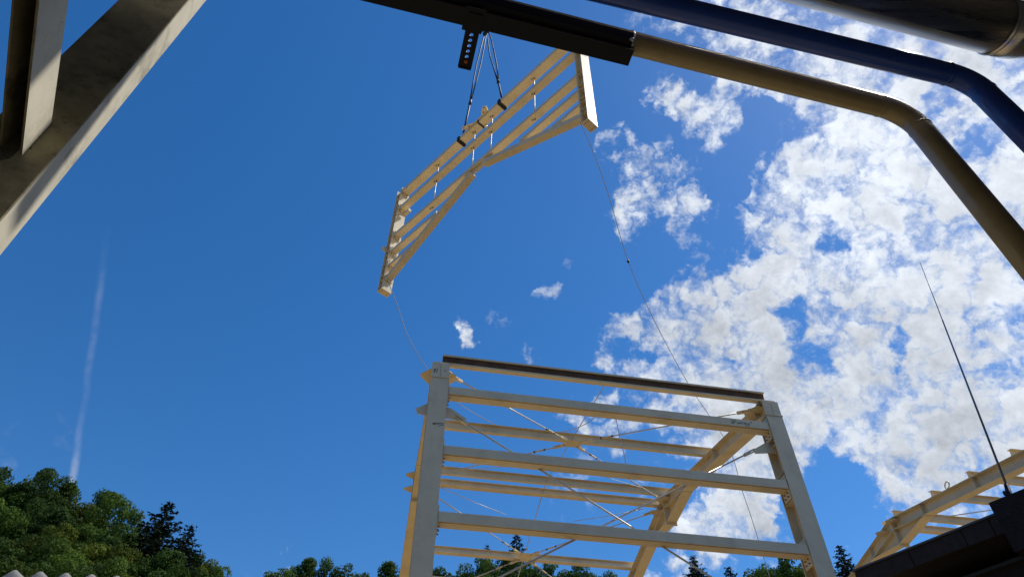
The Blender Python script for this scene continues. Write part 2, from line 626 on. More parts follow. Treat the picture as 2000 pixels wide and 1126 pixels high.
def build_ground():
    vs, fs = [], []
    rad = [0.0] + [2, 4, 7, 10, 14, 18, 24, 30, 36, 42, 48, 55, 62, 70, 78, 86, 94, 102, 110, 118, 126, 140, 170, 220, 320, 500, 900, 1800, 4000]
    n = 120
    vs.append((0, 0, 0))
    for r in rad[1:]:
        for k in range(n):
            a = 2 * math.pi * k / n
            x, y = r * math.sin(a), r * math.cos(a)
            vs.append((x, y, terrain_h(x, y) + (0.25 * math.sin(x * .7) * math.sin(y * .6) if r > 45 else 0)))
    for k in range(n):
        fs.append((0, 1 + k, 1 + (k + 1) % n))
    for i in range(len(rad) - 2):
        for k in range(n):
            a, b = 1 + i * n + k, 1 + i * n + (k + 1) % n
            fs.append((a, a + n, b + n, b))
    m = bpy.data.materials.new('gravel_and_forest_floor')
    m.use_nodes = True
    nt = m.node_tree
    b = nt.nodes['Principled BSDF']
    b.inputs['Roughness'].default_value = 0.95
    g = nt.nodes.new('ShaderNodeNewGeometry')
    sp = nt.nodes.new('ShaderNodeSeparateXYZ')
    nt.links.new(g.outputs['Position'], sp.inputs[0])
    mr = nt.nodes.new('ShaderNodeMapRange')
    nt.links.new(sp.outputs[2], mr.inputs[0])
    mr.inputs[1].default_value = 0.2
    mr.inputs[2].default_value = 1.5
    no = nt.nodes.new('ShaderNodeTexNoise')
    no.inputs['Scale'].default_value = 0.8
    no.inputs['Detail'].default_value = 10
    nt.links.new(g.outputs['Position'], no.inputs['Vector'])
    mg = nt.nodes.new('ShaderNodeMix')
    mg.data_type = 'RGBA'
    nt.links.new(no.outputs[0], mg.inputs[0])
    mg.inputs[6].default_value = (0.32, 0.22, 0.090, 1)
    mg.inputs[7].default_value = (0.45, 0.32, 0.140, 1)
    mx = nt.nodes.new('ShaderNodeMix')
    mx.data_type = 'RGBA'
    nt.links.new(mr.outputs[0], mx.inputs[0])
    nt.links.new(mg.outputs[2], mx.inputs[6])
    mx.inputs[7].default_value = (0.035, 0.04, 0.015, 1)
    nt.links.new(mx.outputs[2], b.inputs['Base Color'])
    mb = MB()
    mb.add(vs, fs, None, True)
    o = mb.build('ground', m)
    tag(o, kind='structure')
    # asphalt yard the photographer stands on
    ASPH = mat('asphalt', (0.13, 0.115, 0.085), 0.9, var=0.15, vscale=1.2, bump=0.3, bscale=120)
    mb = MB()
    c = [(-22, -14, 0.02), (20, -14, 0.02), (20, -3.0, 0.02), (-22, -3.0, 0.02)]
    q = [HALL @ Vector(p) for p in c]
    mb.add(q + [p - Vector((0, 0, 0.05)) for p in q], [(0, 1, 2, 3), (7, 6, 5, 4), (0, 4, 5, 1), (1, 5, 6, 2), (2, 6, 7, 3), (3, 7, 4, 0)])
    tag(mb.build('asphalt_yard', ASPH), kind='structure')


build_ground()

mb = MB()
q = [HALL @ Vector(p) for p in ((-.6, 0.5, .06), (18.6, 0.5, .06), (18.6, 10.9, .06), (-.6, 10.9, .06))]
mb.add(q + [p - Vector((0, 0, .09)) for p in q], [(0, 1, 2, 3), (7, 6, 5, 4), (0, 4, 5, 1), (1, 5, 6, 2), (2, 6, 7, 3), (3, 7, 4, 0)])
tag(mb.build('concrete_slab', mat('concrete', (0.17, 0.14, 0.10), 0.9, var=0.15, vscale=0.8)), kind='structure')  # unseen hall floor, added to weaken the warm bounce under the rafters

# ------------------------------------------------------------------ steel hall blocks
RIDGE_V, SLOPE, HALL_W = 5.2, 0.19, 10.4
TOPZ = 7.89 + HZ                               # top of the rafters over the eaves


def roof_z(v):
    return TOPZ + SLOPE * (v if v <= RIDGE_V else 2 * RIDGE_V - v)


def make_column(root, u, near=True):
    v0, v1 = (0.0, 0.32) if near else (HALL_W - 0.32, HALL_W)
    ztop = 7.53 + HZ
    mb = MB()
    mb.isec((u, v0, 0.02), (u, v0, ztop), (0, -1, 0), 0.32, 0.30, 0.018, 0.012)
    c = mb.build('column', CREAM, root)
    # knee block on top, its front split by a groove
    f = v0 if near else v1
    s = 1 if near else -1
    y0, y1 = sorted((f + s * 0.002, f + s * 0.020))
    MB().box((u - 0.15, y0, ztop + 0.02), (u - 0.006, y1, 7.855 + HZ)).build('knee_plate', CREAM, c)
    MB().box((u + 0.006, y0, ztop + 0.02), (u + 0.15, y1, 7.855 + HZ)).build('knee_plate', CREAM, c)
    y2, y3 = sorted((f + s * 0.0205, f + s * 0.32))
    MB().box((u - 0.006, y2, ztop + 0.02), (u + 0.006, y3, 7.84 + HZ)).build('knee_web', CREAM, c)
    MB().box((u - 0.160, v0 - 0.014, ztop), (u + 0.160, v1 + 0.014, ztop + 0.018)).build('splice_plate', CREAM, c)
    MB().box((u - 0.2, v0 - 0.05, 0.02), (u + 0.2, v1 + 0.05, 0.05)).build('base_plate', CREAM, c)
    for z in (7.1, 6.95, 6.42, 6.25, 5.9, 5.2):   # stiffeners between the flanges
        MB().box((u - 0.14, v0 + 0.02, z + HZ), (u - 0.008, v1 - 0.02, z + HZ + 0.01)).build('stiffener', CREAM, c)
        MB().box((u + 0.008, v0 + 0.02, z + HZ), (u + 0.14, v1 - 0.02, z + HZ + 0.01)).build('stiffener', CREAM, c)
    return c


def make_rafter(root, u, near=True):
    vs = 0.03 if near else HALL_W - 0.03
    s = 1 if near else -1
    p0 = Vector((u, vs, roof_z(vs)))
    p1 = Vector((u, RIDGE_V - s * 0.012, roof_z(RIDGE_V - s * 0.012)))
    mb = MB()
    mb.isec(p0, p1, (0, 0, 1), 0.29, 0.25, 0.015, 0.010)
    r = mb.build('rafter', CREAM, root)
    h = MB()                                   # tapered haunch under the ridge
    va, vb = RIDGE_V - s * 1.15, RIDGE_V - s * 0.012
    top = lambda v: roof_z(v) - 0.292
    A, B, C = Vector((u, va, top(va))), Vector((u, vb, top(vb))), Vector((u, vb, top(vb) - 0.36))
    h.plate([A, B, C], 0.010, (1, 0, 0))
    up = Vector((0, s * 0.36 + 0, 1)).normalized()
    h.prism([(-0.125, 0), (0.125, 0), (0.125, -0.014), (-0.125, -0.014)], A - Vector((0, 0, 0.002)), C + Vector((0, 0, 0.0)), (0, 0, 1))
    h.build('haunch', CREAM, r)
    for v in (va, RIDGE_V - s * 2.9, vs + s * 0.36):
        z1, z0 = roof_z(v) - 0.016, roof_z(v) - 0.276
        y0, y1 = sorted((v, v + 0.01))
        MB().box((u - 0.12, y0, z0), (u - 0.006, y1, z1)).build('stiffener', CREAM, r)
        MB().box((u + 0.006, y0, z0), (u + 0.12, y1, z1)).build('stiffener', CREAM, r)
    e = MB()
    y0, y1 = sorted((RIDGE_V - s * 0.011, RIDGE_V - s * 0.0005))
    e.box((u - 0.135, y0, roof_z(RIDGE_V) - 0.74), (u + 0.135, y1, roof_z(RIDGE_V) - 0.004))
    e.build('end_plate', CREAM, r)
    return r


def rod(root, a, b, r=0.013, name='brace_rod', fork=True, m=None, buckle=(0.2,)):
    a, b = Vector(a), Vector(b)
    t = (b - a).normalized()
    L = (b - a).length
    mb = MB()
    mb.tube([a + t * 0.12, b - t * 0.12], r, 8)
    o = mb.build(name, m or ROD, root)
    if fork:
        s = t.cross(Vector((0, 0, 1))).normalized()
        w = s.cross(t)
        for p, d in ((a, t), (b, -t)):
            f = MB()
            for q in (-1, 1):
                c = p + w * (q * 0.018)
                f.prism([(-0.025, -0.006), (0.025, -0.006), (0.025, 0.006), (-0.025, 0.006)], c, c + d * 0.16, w)
            f.prism([(-0.024, -0.024), (0.024, -0.024), (0.024, 0.024), (-0.024, 0.024)], p + d * 0.155, p + d * 0.26, w)
            f.build('fork_end', CREAM, o)
        for k in buckle:
            q = a + t * (L * k)
            n = MB()
            n.tube([q - t * 0.11, q + t * 0.11], r * 1.5, 8, CREAM)
            n.tube([q - t * 0.14, q - t * 0.105], r * 1.75, 6, SLEEVE, smooth=False)
            n.tube([q + t * 0.105, q + t * 0.14], r * 1.75, 6, SLEEVE, smooth=False)
            n.build('turnbuckle', CREAM, o)
    return o


def make_purlin(root, u0, u1, v, h=0.18, b=0.12, tf=0.011):
    slope = SLOPE if v <= RIDGE_V else -SLOPE
    n = Vector((0, -slope, 1)).normalized()
    z = roof_z(v)
    p0, p1 = Vector((u0, v, z)) + n * (h + 0.003), Vector((u1, v, z)) + n * (h + 0.003)
    mb = MB()
    mb.isec(p0, p1, n, h, b, tf, 0.007)
    o = mb.build('purlin', CREAM, root)
    bo = MB()
    for uu, s in ((u0, 1), (u1, -1)):
        for du in (0.06, 0.12):
            for dv in (-0.035, 0.035):
                bo.bolt(Vector((uu + s * du - s * 0.13 + 0.0, v + dv, z)) - n * 0.016 + Vector((s * 0.13, 0, 0)), -n, 0.019, 0.024)
    tag(bo.build('bolt_heads', BOLT, o), kind='stuff')
    return o


def make_girt(root, u0, u1, ztop, label=None):
    """box rail between the columns, with end plates and bolts"""
    h, d = 0.165, 0.20
    mb = MB()
    e = 0.007
    prof = [(-d + e, 0), (-.014, 0), (0, -.014), (0, -h + .002), (-.002, -h), (-.012, -h), (-.012, -h + .03), (-.034, -h + .03), (-.034, -h - .001), (-d + e, -h - .001), (-d, -h + e), (-d, -e)]
    a, b = Vector((u0, 0.012, ztop)), Vector((u1, 0.012, ztop))
    # side axis of the prism points to -v, so mirror the profile into the depth
    mb.prism(prof, a, b, (0, 0, 1))
    o = mb.build('girt', CREAM, root)
    if label:
        o['label'] = label
    for uu, s in ((u0, -1), (u1, 1)):
        pl = MB()
        x0, x1 = sorted((uu + s * 0.002, uu + s * 0.014))
        pl.box((x0, 0.022, ztop - 0.33), (x1, 0.23, ztop + 0.10))
        pl.build('end_plate', CREAM, o)
    bo = MB()
    for uu, s in ((u0, -1), (u1, 1)):
        for z in (-0.21, -0.28):
            for vv in (0.07, 0.17):
                bo.bolt((uu, vv, ztop + z), (-s, 0, 0), 0.011, 0.025)
    tag(bo.build('bolt_heads', BOLT, o), kind='stuff')
    return o


def gusset(root, pts, nrm, name='gusset_plate', bolts=(), t=0.014):
    mb = MB()
    mb.plate(pts, t, nrm)
    o = mb.build(name, CREAM, root)
    if bolts:
        b = MB()
        n = Vector(nrm).normalized()
        for q in bolts:
            b.bolt(Vector(q) - n * 0.02, n, 0.018, 0.05)
        tag(b.build('bolt_heads', BOLT, o), kind='stuff')
    return o


def make_block(ua, ub, label, braced, purlin_vs):
    root = empty('steel_hall_frame', HALL)
    tag(root, label, 'steel frame', 'frames of the steel hall under construction')
    for u in (ua, ub):
        for near in (True, False):
            make_column(root, u, near)
            make_rafter(root, u, near)
    for v in purlin_vs:
        if v < 0.3:
            p = make_purlin(root, ua + 0.02, ub - 0.03, v, 0.185, 0.13, 0.030)
            p['label'] = 'eaves beam with a dark brown web'
            n = Vector((0, -SLOPE, 1)).normalized()
            q = Vector((0, v, roof_z(v)))
            sd = Vector((0, -1, -SLOPE)).normalized()
            a = [q + n * 0.035 + sd * 0.040, q + n * 0.035 + sd * 0.0045, q + n * 0.1565 + sd * 0.0045, q + n * 0.1565 + sd * 0.040]
            MB().plate([Vector((ua + .024 + (ub - ua - .058) / 2, 0, 0)) + k for k in a], ub - ua - .058, (1, 0, 0)).build('web_infill', DARK_BROWN, p)  # dark brown strip laid on the front of the eaves beam web
        else:
            make_purlin(root, ua - (0.12 if braced else 0.03), ub + 0.12, v)
    for z, l in ((7.39, 'topmost wall rail'), (6.235, 'middle wall rail'), (5.12, 'lowest wall rail in view')):
        make_girt(root, ua + 0.17, ub - 0.17, z + HZ, l)
    um = (ua + ub) / 2
    zd = -0.03
    # roof bracing: one crossing plate on each slope
    for vm, ve, vr in ((2.7, 0.32, 5.12), (7.85, 10.1, 5.62)):
        zc = roof_z(vm) - 0.02
        sl = SLOPE if vm < RIDGE_V else -SLOPE
        n = Vector((0, -sl, 1)).normalized()
        c = Vector((um, vm, zc))
        tv = Vector((0, 1, sl)).normalized()
        tu = Vector((1, 0, 0))
        g = lambda a, b: c + tu * a + tv * b
        bl = [g(sa * 0.14, sb * 0.12) for sa in (-1, 1) for sb in (-1, 1)]
        gusset(root, [g(-.19, -.10), g(-.12, -.17), g(.12, -.17), g(.19, -.10), g(.19, .10), g(.12, .17), g(-.12, .17), g(-.19, .10)], n, 'crossing_plate', bl)
        for su in (-1, 1):
            for w in (ve, vr):
                ue = ua if su < 0 else ub
                end = Vector((ue - su * 0.22, w, roof_z(w) - 0.10))
                rod(root, g(su * 0.14, (0.12 if w > vm else -0.12)), end, 0.013, buckle=(0.17,))
                # lug on the rafter that takes the fork
                gusset(root, [end + Vector((su * .07, -.10, 0)), end + Vector((-su * .07, -.04, 0)), end + Vector((-su * .07, .04, 0)), end + Vector((su * .07, .10, 0))], (0, -sl, 1), 'gusset_plate')
    # sag rods through the middle of the purlins
    pv = sorted(purlin_vs)
    if braced:
        for a, b in zip(pv[:-1], pv[1:]):
            p, q = Vector((um, a, roof_z(a) + 0.09)), Vector((um, b, roof_z(b) + 0.09))
            rod(root, p - (q - p).normalized() * 0.12, q + (q - p).normalized() * 0.12, 0.009 if a < 4 else 0.011, 'sag_rod', fork=False)
        # wall bracing in the plane of the columns
        vb = 0.17
        wl_ = [(on_v(888, 812, vb), on_v(1392, 1128, vb)), (on_v(1474, 878, vb + .05), on_v(974, 1127, vb + .05))]
        for a, b in wl_:
            t = (b - a).normalized()
            b = a + t * ((ub - ua) * 1.16)
            rod(root, a, b, 0.015, buckle=())
    # gusset plates with an eye on both sides of the columns and at the ridge
    for u in (ua, ub):
        for s in (-1, 1):
            x = u + s * 0.15
            z = 6.98 + HZ
            v = 0.17
            inner = (s == 1) == (u == ua)
            if not (u == ub and s == 1):
                if inner:
                    pts_ = [(u + s * .01, v, z + .10), (x + s * .08, v, z + .07), (x + s * .36, v, z - .11), (x + s * .33, v, z - .18), (x + s * .02, v, z - .13), (u + s * .01, v, z - .13)]
                else:
                    pts_ = [(u + s * .01, v, z + .12), (x + s * .02, v, z + .10), (x + s * .19, v, z - .01), (x + s * .15, v, z - .11), (x, v, z - .13), (u + s * .01, v, z - .13)]
                gusset(root, pts_, (0, 1, 0), 'gusset_plate')
            z = roof_z(0.36) - 0.10
            gusset(root, [(u + s * .01, .18, z), (x, .18, z), (x + s * .18, .36, z), (x + s * .16, .44, z), (x, .62, z), (u + s * .01, .62, z)], (0, 0, 1), 'gusset_plate')
        for vr in (5.12, 5.62):
            z = roof_z(vr) - 0.11
            x = u - 0.15
            gusset(root, [(u - .01, vr - .14, z), (x - .03, vr - .14, z), (x - .17, vr - .03, z), (x - .17, vr + .03, z), (x - .03, vr + .14, z), (u - .01, vr + .14, z)], (0, 0, 1), 'gusset_plate')
    return root


block_a = make_block(0.0, 6.0, 'cream steel hall frame with columns, wall rails and rod bracing, below the lifted panel', True,
                     (0.14, 2.69, 5.15, 5.56, 8.0, 9.25, 10.25))
block_b = make_block(12.0, 18.0, 'cream steel roof frame showing behind the dark roof edge at the lower right', False,
                     (0.14, 1.2, 2.45, 3.68, 5.12, 5.56, 8.1, 9.6))
# bolts under the rafter flange where purlins sit and a lifting eye on the second block
mb = MB()
ring = []
c = Vector((11.93, 3.05, roof_z(3.05) + 0.10))
for k in range(17):
    q = 2 * math.pi * k / 16
    ring.append(c + Vector((0.02 * math.sin(q), 0.075 * math.cos(q), 0.085 * math.sin(q))))
mb.tube(ring, 0.016, 8, caps=False)
mb.box((11.90, 3.01, roof_z(3.05) - 0.002), (11.96, 3.09, roof_z(3.05) + 0.03))
mb.build('lifting_eye', CREAM, block_b)

# marker scrawl on the right end of the top rail
ink = MB()
uu, zz = 5.14, 7.39 + HZ - 0.125
strokes = [[(0, 0), (.012, .085), (.016, .0)], [(.03, .0), (.045, .085), (.075, .07), (.07, .045), (.042, .04)],
           [(.10, .05), (.088, .03), (.095, .012), (.118, .02), (.122, .05), (.124, .012)], [(.145, .012), (.15, .05), (.155, .035), (.178, .05), (.182, .012)],
           [(.225, .05), (.205, .045), (.205, .02), (.225, .02), (.228, .05), (.232, -.02), (.21, -.03)], [(.25, .05), (.268, .012), (.29, .055), (.262, -.035)],
           [(.31, .07), (.335, .085), (.32, .05)]]
for stq in strokes:
    ink.tube([(uu + a * 1.15, 0.0085, zz + b) for a, b in stq], 0.0030, 5)
ink.build('marker_writing', INK, block_a)
ink = MB()
for stq in [[(-.10, 7.63), (-.115, 7.65), (-.09, 7.67), (-.115, 7.70), (-.09, 7.71), (-.085, 7.68)], [(-.075, 7.62), (-.06, 7.66), (-.06, 7.73)], [(.065, 7.70), (.085, 7.705)], [(.075, 7.67), (.078, 7.68)]]:
    ink.tube([(a, -0.0005, b + HZ) for a, b in stq], 0.004, 5)
ink.build('marker_writing', INK, block_a)

sc = MB()
for (a, b, w_, h_) in ((.02, 6.60, .05, .016), (.085, 6.615, .055, .010), (.10, 6.585, .03, .012), (-.02, 6.595, .03, .022), (.06, 6.56, .02, .008)):
    n_ = 9
    sc.add([(a + w_ * math.cos(6.283 * k / n_) * random.uniform(.7, 1.2), -0.0015, b + HZ + h_ * math.sin(6.283 * k / n_) * random.uniform(.6, 1.3)) for k in range(n_)], [tuple(range(n_))])
tag(sc.build('scuff_marks', INK2, block_a), kind='stuff')

# ------------------------------------------------------------------ lifted wall panel
PO = Vector((-2.784, 10.604, 14.641)) + EYE
PA, PT, PL = 2.367, -0.034, -0.017
_a = Vector((math.sin(PA), math.cos(PA), 0))
_z = Vector((0, 0, 1))
_n = Vector((-_a.y, _a.x, 0))
ax = _a * math.cos(PT) + _z * math.sin(PT)
z2 = -_a * math.sin(PT) + _z * math.cos(PT)
az_ = z2 * math.cos(PL) + _n * math.sin(PL)
ay = az_.cross(ax).normalized()
PANEL = Matrix(((ax.x, ay.x, az_.x, PO.x), (ax.y, ay.y, az_.y, PO.y), (ax.z, ay.z, az_.z, PO.z), (0, 0, 0, 1)))
panel = empty('steel_wall_panel', PANEL)
tag(panel, 'cream steel wall panel with rails and inclined braces, hanging in the air from black slings', 'steel panel')
PH = 3.46
LS = 6.0


def panel_post(x, s):
    mb = MB()
    # flange faces look along the panel, web in between
    mb.isec((x - 0.08, 0, 0.10), (x - 0.08, 0, -PH), (-1, 0, 0), 0.16, 0.26, 0.012, 0.010)
    o = mb.build('post', CREAM, panel)
    mb = MB()
    mb.box((x - 0.084, -0.134, -PH - 0.014), (x + 0.084, 0.134, -PH - 0.001))
    mb.build('end_plate', CREAM, o)
    b = MB()
    for i in range(4):
        for j in (-1, 1):
            b.bolt((x - 0.05 + 0.033 * i, j * 0.085, -PH - 0.012), (0, 0, -1), 0.009, 0.006)
    tag(b.build('bolt_heads', BOLT, o), kind='stuff')
    for z in (-0.07, -0.30, -0.69, -0.82, -1.62, -1.76, -2.19, -2.34, -2.66, -2.79, -3.02, -3.16):
        for q in (-1, 1):
            y0, y1 = sorted((q * 0.006, q * 0.118))
            MB().box((x - 0.066, y0, z), (x + 0.066, y1, z + 0.008)).build('stiffener', CREAM, o)
    i = x - s * 0.086
    for z in (0.0, -0.65, -1.66, -2.22, -2.68):
        x0, x1 = sorted((i, i - s * 0.015))
        MB().box((x0, -0.11, z - 0.13), (x1, 0.10, z + 0.12)).build('cleat', CREAM, o)
    b = MB()
    for z in (0.0, -0.65, -1.66, -2.22, -2.68):
        for dz in (-0.10, 0.09):
            for dy in (-0.07, 0.06):
                b.bolt((i - s * 0.014, dy, z + dz), (-s, 0, 0), 0.013, 0.03)
    tag(b.build('bolt_heads', BOLT, o), kind='stuff')
    return o


panel_post(0.0, -1)
panel_post(LS, 1)


def rail(x0, x1, z, h, d, label=None):
    mb = MB()
    e = 0.004
    prof = [(-d / 2, h / 2 - e), (-d / 2 + e, h / 2), (d / 2 - e, h / 2), (d / 2, h / 2 - e), (d / 2, -h / 2 + e), (d / 2 - e, -h / 2), (-d / 2 + e, -h / 2), (-d / 2, -h / 2 + e)]
    z0, z1 = z if isinstance(z, tuple) else (z, z)
    mb.prism(prof, (x0, 0, z0), (x1, 0, z1), (0, 0, 1))
    o = mb.build('rail', CREAM, panel)
    if label:
        o['label'] = label
    return o


rail(0.103, LS - 0.103, 0.0, 0.13, 0.20, 'top rail held by the slings')
rail(0.103, LS - 0.103, -0.655, 0.11, 0.16)
rail(0.103, LS - 0.103, -1.66, 0.11, 0.16)
rail(0.103, 1.70, -2.215, 0.10, 0.14)
rail(4.30, LS - 0.103, -2.215, 0.10, 0.14)
rail(0.103, 0.86, -2.69, 0.10, 0.13)
rail(5.14, LS - 0.103, -2.69, 0.10, 0.13)
for s in (0, 1):
    f = lambda x: (LS - x) if s else x
    mb = MB()
    e = 0.004
    h, d = 0.12, 0.15
    prof = [(-d / 2, h / 2 - e), (-d / 2 + e, h / 2), (d / 2 - e, h / 2), (d / 2, h / 2 - e), (d / 2, -h / 2 + e), (d / 2 - e, -h / 2), (-d / 2 + e, -h / 2), (-d / 2, -h / 2 + e)]
    mb.prism(prof, (f(0.10), 0, -3.10), (f(2.80), 0, -1.815), (0, 0, 1))
    o = mb.build('inclined_brace', CREAM, panel)
    b = MB()
    b.box((min(f(0.088), f(0.12)), -0.10, -3.20), (max(f(0.088), f(0.12)), 0.10, -3.02))
    b.build('cleat', CREAM, o)
gusset(panel, [(2.55, -.005, -1.73), (3.45, -.005, -1.73), (3.34, -.005, -1.88), (3.06, -.005, -1.80), (2.94, -.005, -1.80), (2.66, -.005, -1.88)], (0, 1, 0), 'gusset_plate', t=0.03,
       bolts=[(2.72, -.03, -1.80), (3.28, -.03, -1.80)])
for x in (1.40, 2.72, 3.32, 4.66):
    rod(panel, (x, 0.02, -0.07), (x, 0.02, -0.60), 0.011, 'tie_rod', fork=False).data.materials[0] = ROD
    rod(panel, (x, 0.02, -0.62), (x, 0.02, -1.72), 0.011, 'tie_rod', fork=False)
b = MB()
for x in (1.40, 2.72, 3.32, 4.66):
    for z in (-0.067, -0.712, -1.717):
        b.bolt((x - 0.05, 0.0, z), (0, 0, -1), 0.014, 0.025)
        b.bolt((x, 0.02, z), (0, 0, -1), 0.018, 0.02)
tag(b.build('bolt_heads', BOLT, panel), kind='stuff')
# star shaped splice plate standing on the middle of the top rail
gusset(panel, [(2.62, -.101, .03), (2.50, -.19, .03), (2.55, -.24, .03), (2.68, -.20, .03), (2.84, -.13, .03), (3.10, -.13, .03), (3.22, -.23, .03), (3.31, -.27, .03), (3.37, -.22, .03), (3.30, -.101, .03)], (0, 0, 1), 'crossing_plate', t=0.016,
       bolts=[(2.56, -.20, .03), (2.68, -.15, .03), (3.20, -.16, .03), (3.30, -.23, .03)])
mb = MB()
mb.box((2.93, -0.105, -0.072), (2.985, 0.112, -0.0655))
mb.box((2.93, -0.108, -0.068), (2.985, -0.1005, 0.066))
mb.build('splice_strap', SLEEVE, panel)
mb = MB()
mb.tube([(3.02, 0.09, -0.10), (3.02, 0.09, -0.068)], 0.035, 10)
mb.build('bright_nut', GALV, panel)
mb = MB()
mb.box((0.11, 0.02, -0.90), (0.36, 0.10, -0.82))
mb.build('stub', CREAM, panel)
mb = MB()
mb.box((-0.11, -0.22, -2.16), (-0.07, -0.12, -2.05))
mb.build('stub', CREAM, panel)

# hook, cable and slings
pw = lambda x, y, z: PANEL @ Vector((x, y, z))
apex = pw(2.87, 0, 4.72)
hk = empty('crane_hook', loc=apex)
tag(hk, 'black crane hook block just below the black channel, carrying the slings', 'crane hook')
mb = MB()
arc = []
for k in range(12):
    q = R(-200 + k * 24)
    arc.append(Vector((0.10 * math.cos(q) * ax.x, 0.10 * math.cos(q) * ax.y, 0.10 * math.sin(q) + 0.06)))
mb.tube(arc, [0.012 + 0.022 * math.sin(math.pi * min(1, (k + 1) / 11)) for k in range(12)], 8)
mb.build('hook', BLACK, hk)
mb = MB()
n2 = Vector((-ax.y, ax.x, 0)).normalized()
h2 = Vector((ax.x, ax.y, 0)).normalized()
zz = Vector((0, 0, 1))
for sg in (-1, 1):
    c = zz * 0.42 + n2 * (sg * 0.07)
    mb.plate([c + h2 * (0.24 * math.cos(R(a))) + zz * (0.30 * math.sin(R(a))) for a in range(0, 360, 30)], 0.02, n2)
mb.tube([zz * 0.14, zz * 0.30], 0.05, 10)
mb.build('block', BLACK, hk)
mb = MB()
mb.tube([zz * 0.55 + h2 * 0.14, zz * 30 + h2 * 0.14], 0.011, 6)
mb.build('hoist_rope', SLING, hk)
mb = MB()
mb.tube([zz * 0.55 - h2 * 0.14, zz * 30 - h2 * 0.14], 0.011, 6)
mb.build('hoist_rope', SLING, hk)
for x, dx, lab in ((2.27, -0.02, 'left black two-strand sling from the hook down to the lifted panel'), (3.67, 0.02, 'right black two-strand sling from the hook down to the lifted panel')):
    sroot = empty('lifting_sling', loc=pw(x, 0, 0))
    tag(sroot, lab, 'sling', 'slings under the crane hook')
    o3 = pw(x, 0, 0)
    top = apex - o3 + Vector((0, 0, -0.02)) + ax * (0.06 if x > 3 else -0.05)
    bot = Vector(pw(x, 0, 0.10) - o3)
    shk = bot + (top - bot) * (0.30 if x > 3 else 0.36)
    side = ax * 0.06 + ay * 0.02
    for q in (-1, 1):
        mb = MB()
        midp = (top + shk) / 2 + side * (q * 1.1) + Vector((0, 0, -0.10 if x > 3 else 0))
        mb.tube([top + side * (q * 0.5), (top * .75 + shk * .25) + side * (q * 0.9), midp, (top * .25 + shk * .75) + side * (q * .8), shk + side * (q * 0.35)], 0.0165, 8)
        mb.build('strand', SLING, sroot)
    mb = MB()
    t = (bot - shk).normalized()
    mb.tube([shk - t * 0.10, shk + t * 0.06], 0.036, 8)
    mb.tube([shk + t * 0.10, shk + t * 0.30], [0.03, 0.042], 8)
    mb.tube([shk + t * 0.34, shk + t * 0.46], 0.022, 8)
    mb.build('shackle', SLING, sroot)
    mb = MB()
    mb.tube([shk + t * 0.05, bot], 0.023, 8)
    mb.build('leg_strand', SLING, sroot)
    mb = MB()                                  # wrap around the rail
    loc = lambda a, b, c: PANEL @ Vector((x + a, b, c)) - o3
    for (b0, c0), (b1, c1) in (((-.118, -.082), (-.103, .082)), ((.103, -.082), (.118, .082)), ((-.103, -.082), (.103, -.067)), ((-.103, .067), (.103, .082))):
        mb.hexa([loc(-.045, b0, c0), loc(.045, b0, c0), loc(.045, b1, c0), loc(-.045, b1, c0), loc(-.045, b0, c1), loc(.045, b0, c1), loc(.045, b1, c1), loc(-.045, b1, c1)])
    mb.build('wrap', BLACK, sroot)


def smooth_path(pts, n=6):
    out = []
    for i in range(len(pts) - 1):
        p0, p1, p2, p3 = pts[max(i - 1, 0)], pts[i], pts[i + 1], pts[min(i + 2, len(pts) - 1)]
        for k in range(n):
            t = k / n
            out.append(0.5 * ((2 * p1) + (p2 - p0) * t + (2 * p0 - 5 * p1 + 4 * p2 - p3) * t * t + (3 * p1 - p0 - 3 * p2 + p3) * t ** 3))
    out.append(pts[-1])
    return out


def rope(name, pts, r, label):
    o0 = pts[0].copy()
    mb = MB()
    mb.tube(smooth_path([p - o0 for p in pts]), r, 6)
    o = mb.build(name, ROPE, None, o0)
    tag(o, label, 'rope', 'guide ropes of the lifted panel')
    return o


rp = [(1160, 300), (1190, 385), (1227, 510), (1280, 630), (1345, 750), (1382, 806), (1415, 856), (1433, 897), (1449, 955), (1466, 1005), (1480, 1050), (1492, 1090), (1504, 1130)]
start = pw(LS - 0.16, -0.06, -3.22)
vst = (start - L0).dot(VX)
pts = [start]
for i, (x, y) in enumerate(rp):
    f = (y - 245) / (1126 - 245)
    pts.append(world_v(x, y, vst + (4.6 - vst) * min(1, f * 0.98 + 0.02)))
last = pts[-1]
pts.append(Vector((last.x + 0.15, last.y + 0.1, 1.0)))
ro = rope('tag_line', pts, 0.0065, 'thin grey rope hanging from the right end of the lifted panel down behind the hall')
mb = MB()
k0 = pts[3] - ro.location
mb.tube([k0 + Vector((0, 0, .05)), k0 + Vector((0, 0, .0)), k0 - Vector((0, 0, .05))], [0.012, 0.028, 0.012], 8)
mb.build('knot', SLING, ro)
lp = [(775, 592, 1.7), (792, 645, 1.7), (812, 685, 1.7), (832, 716, 1.8), (858, 748, 2.0), (896, 787, 2.4), (940, 814, 3.0), (977, 832, 3.3), (1040, 849, 3.3), (1102, 842, 3.0), (1140, 829, 2.2), (1168, 810, 1.6), (1188, 797, 1.3),
      (1201, 812, 1.2), (1210, 850, 1.2), (1222, 900, 1.2), (1226, 935, 1.2)]
pts = [pw(0.12, -0.05, -3.2)] + [world_v(x, y, v) for x, y, v in lp]
rope('tag_line', pts, 0.0075, 'thin slack rope from the left end of the lifted panel to the hall')
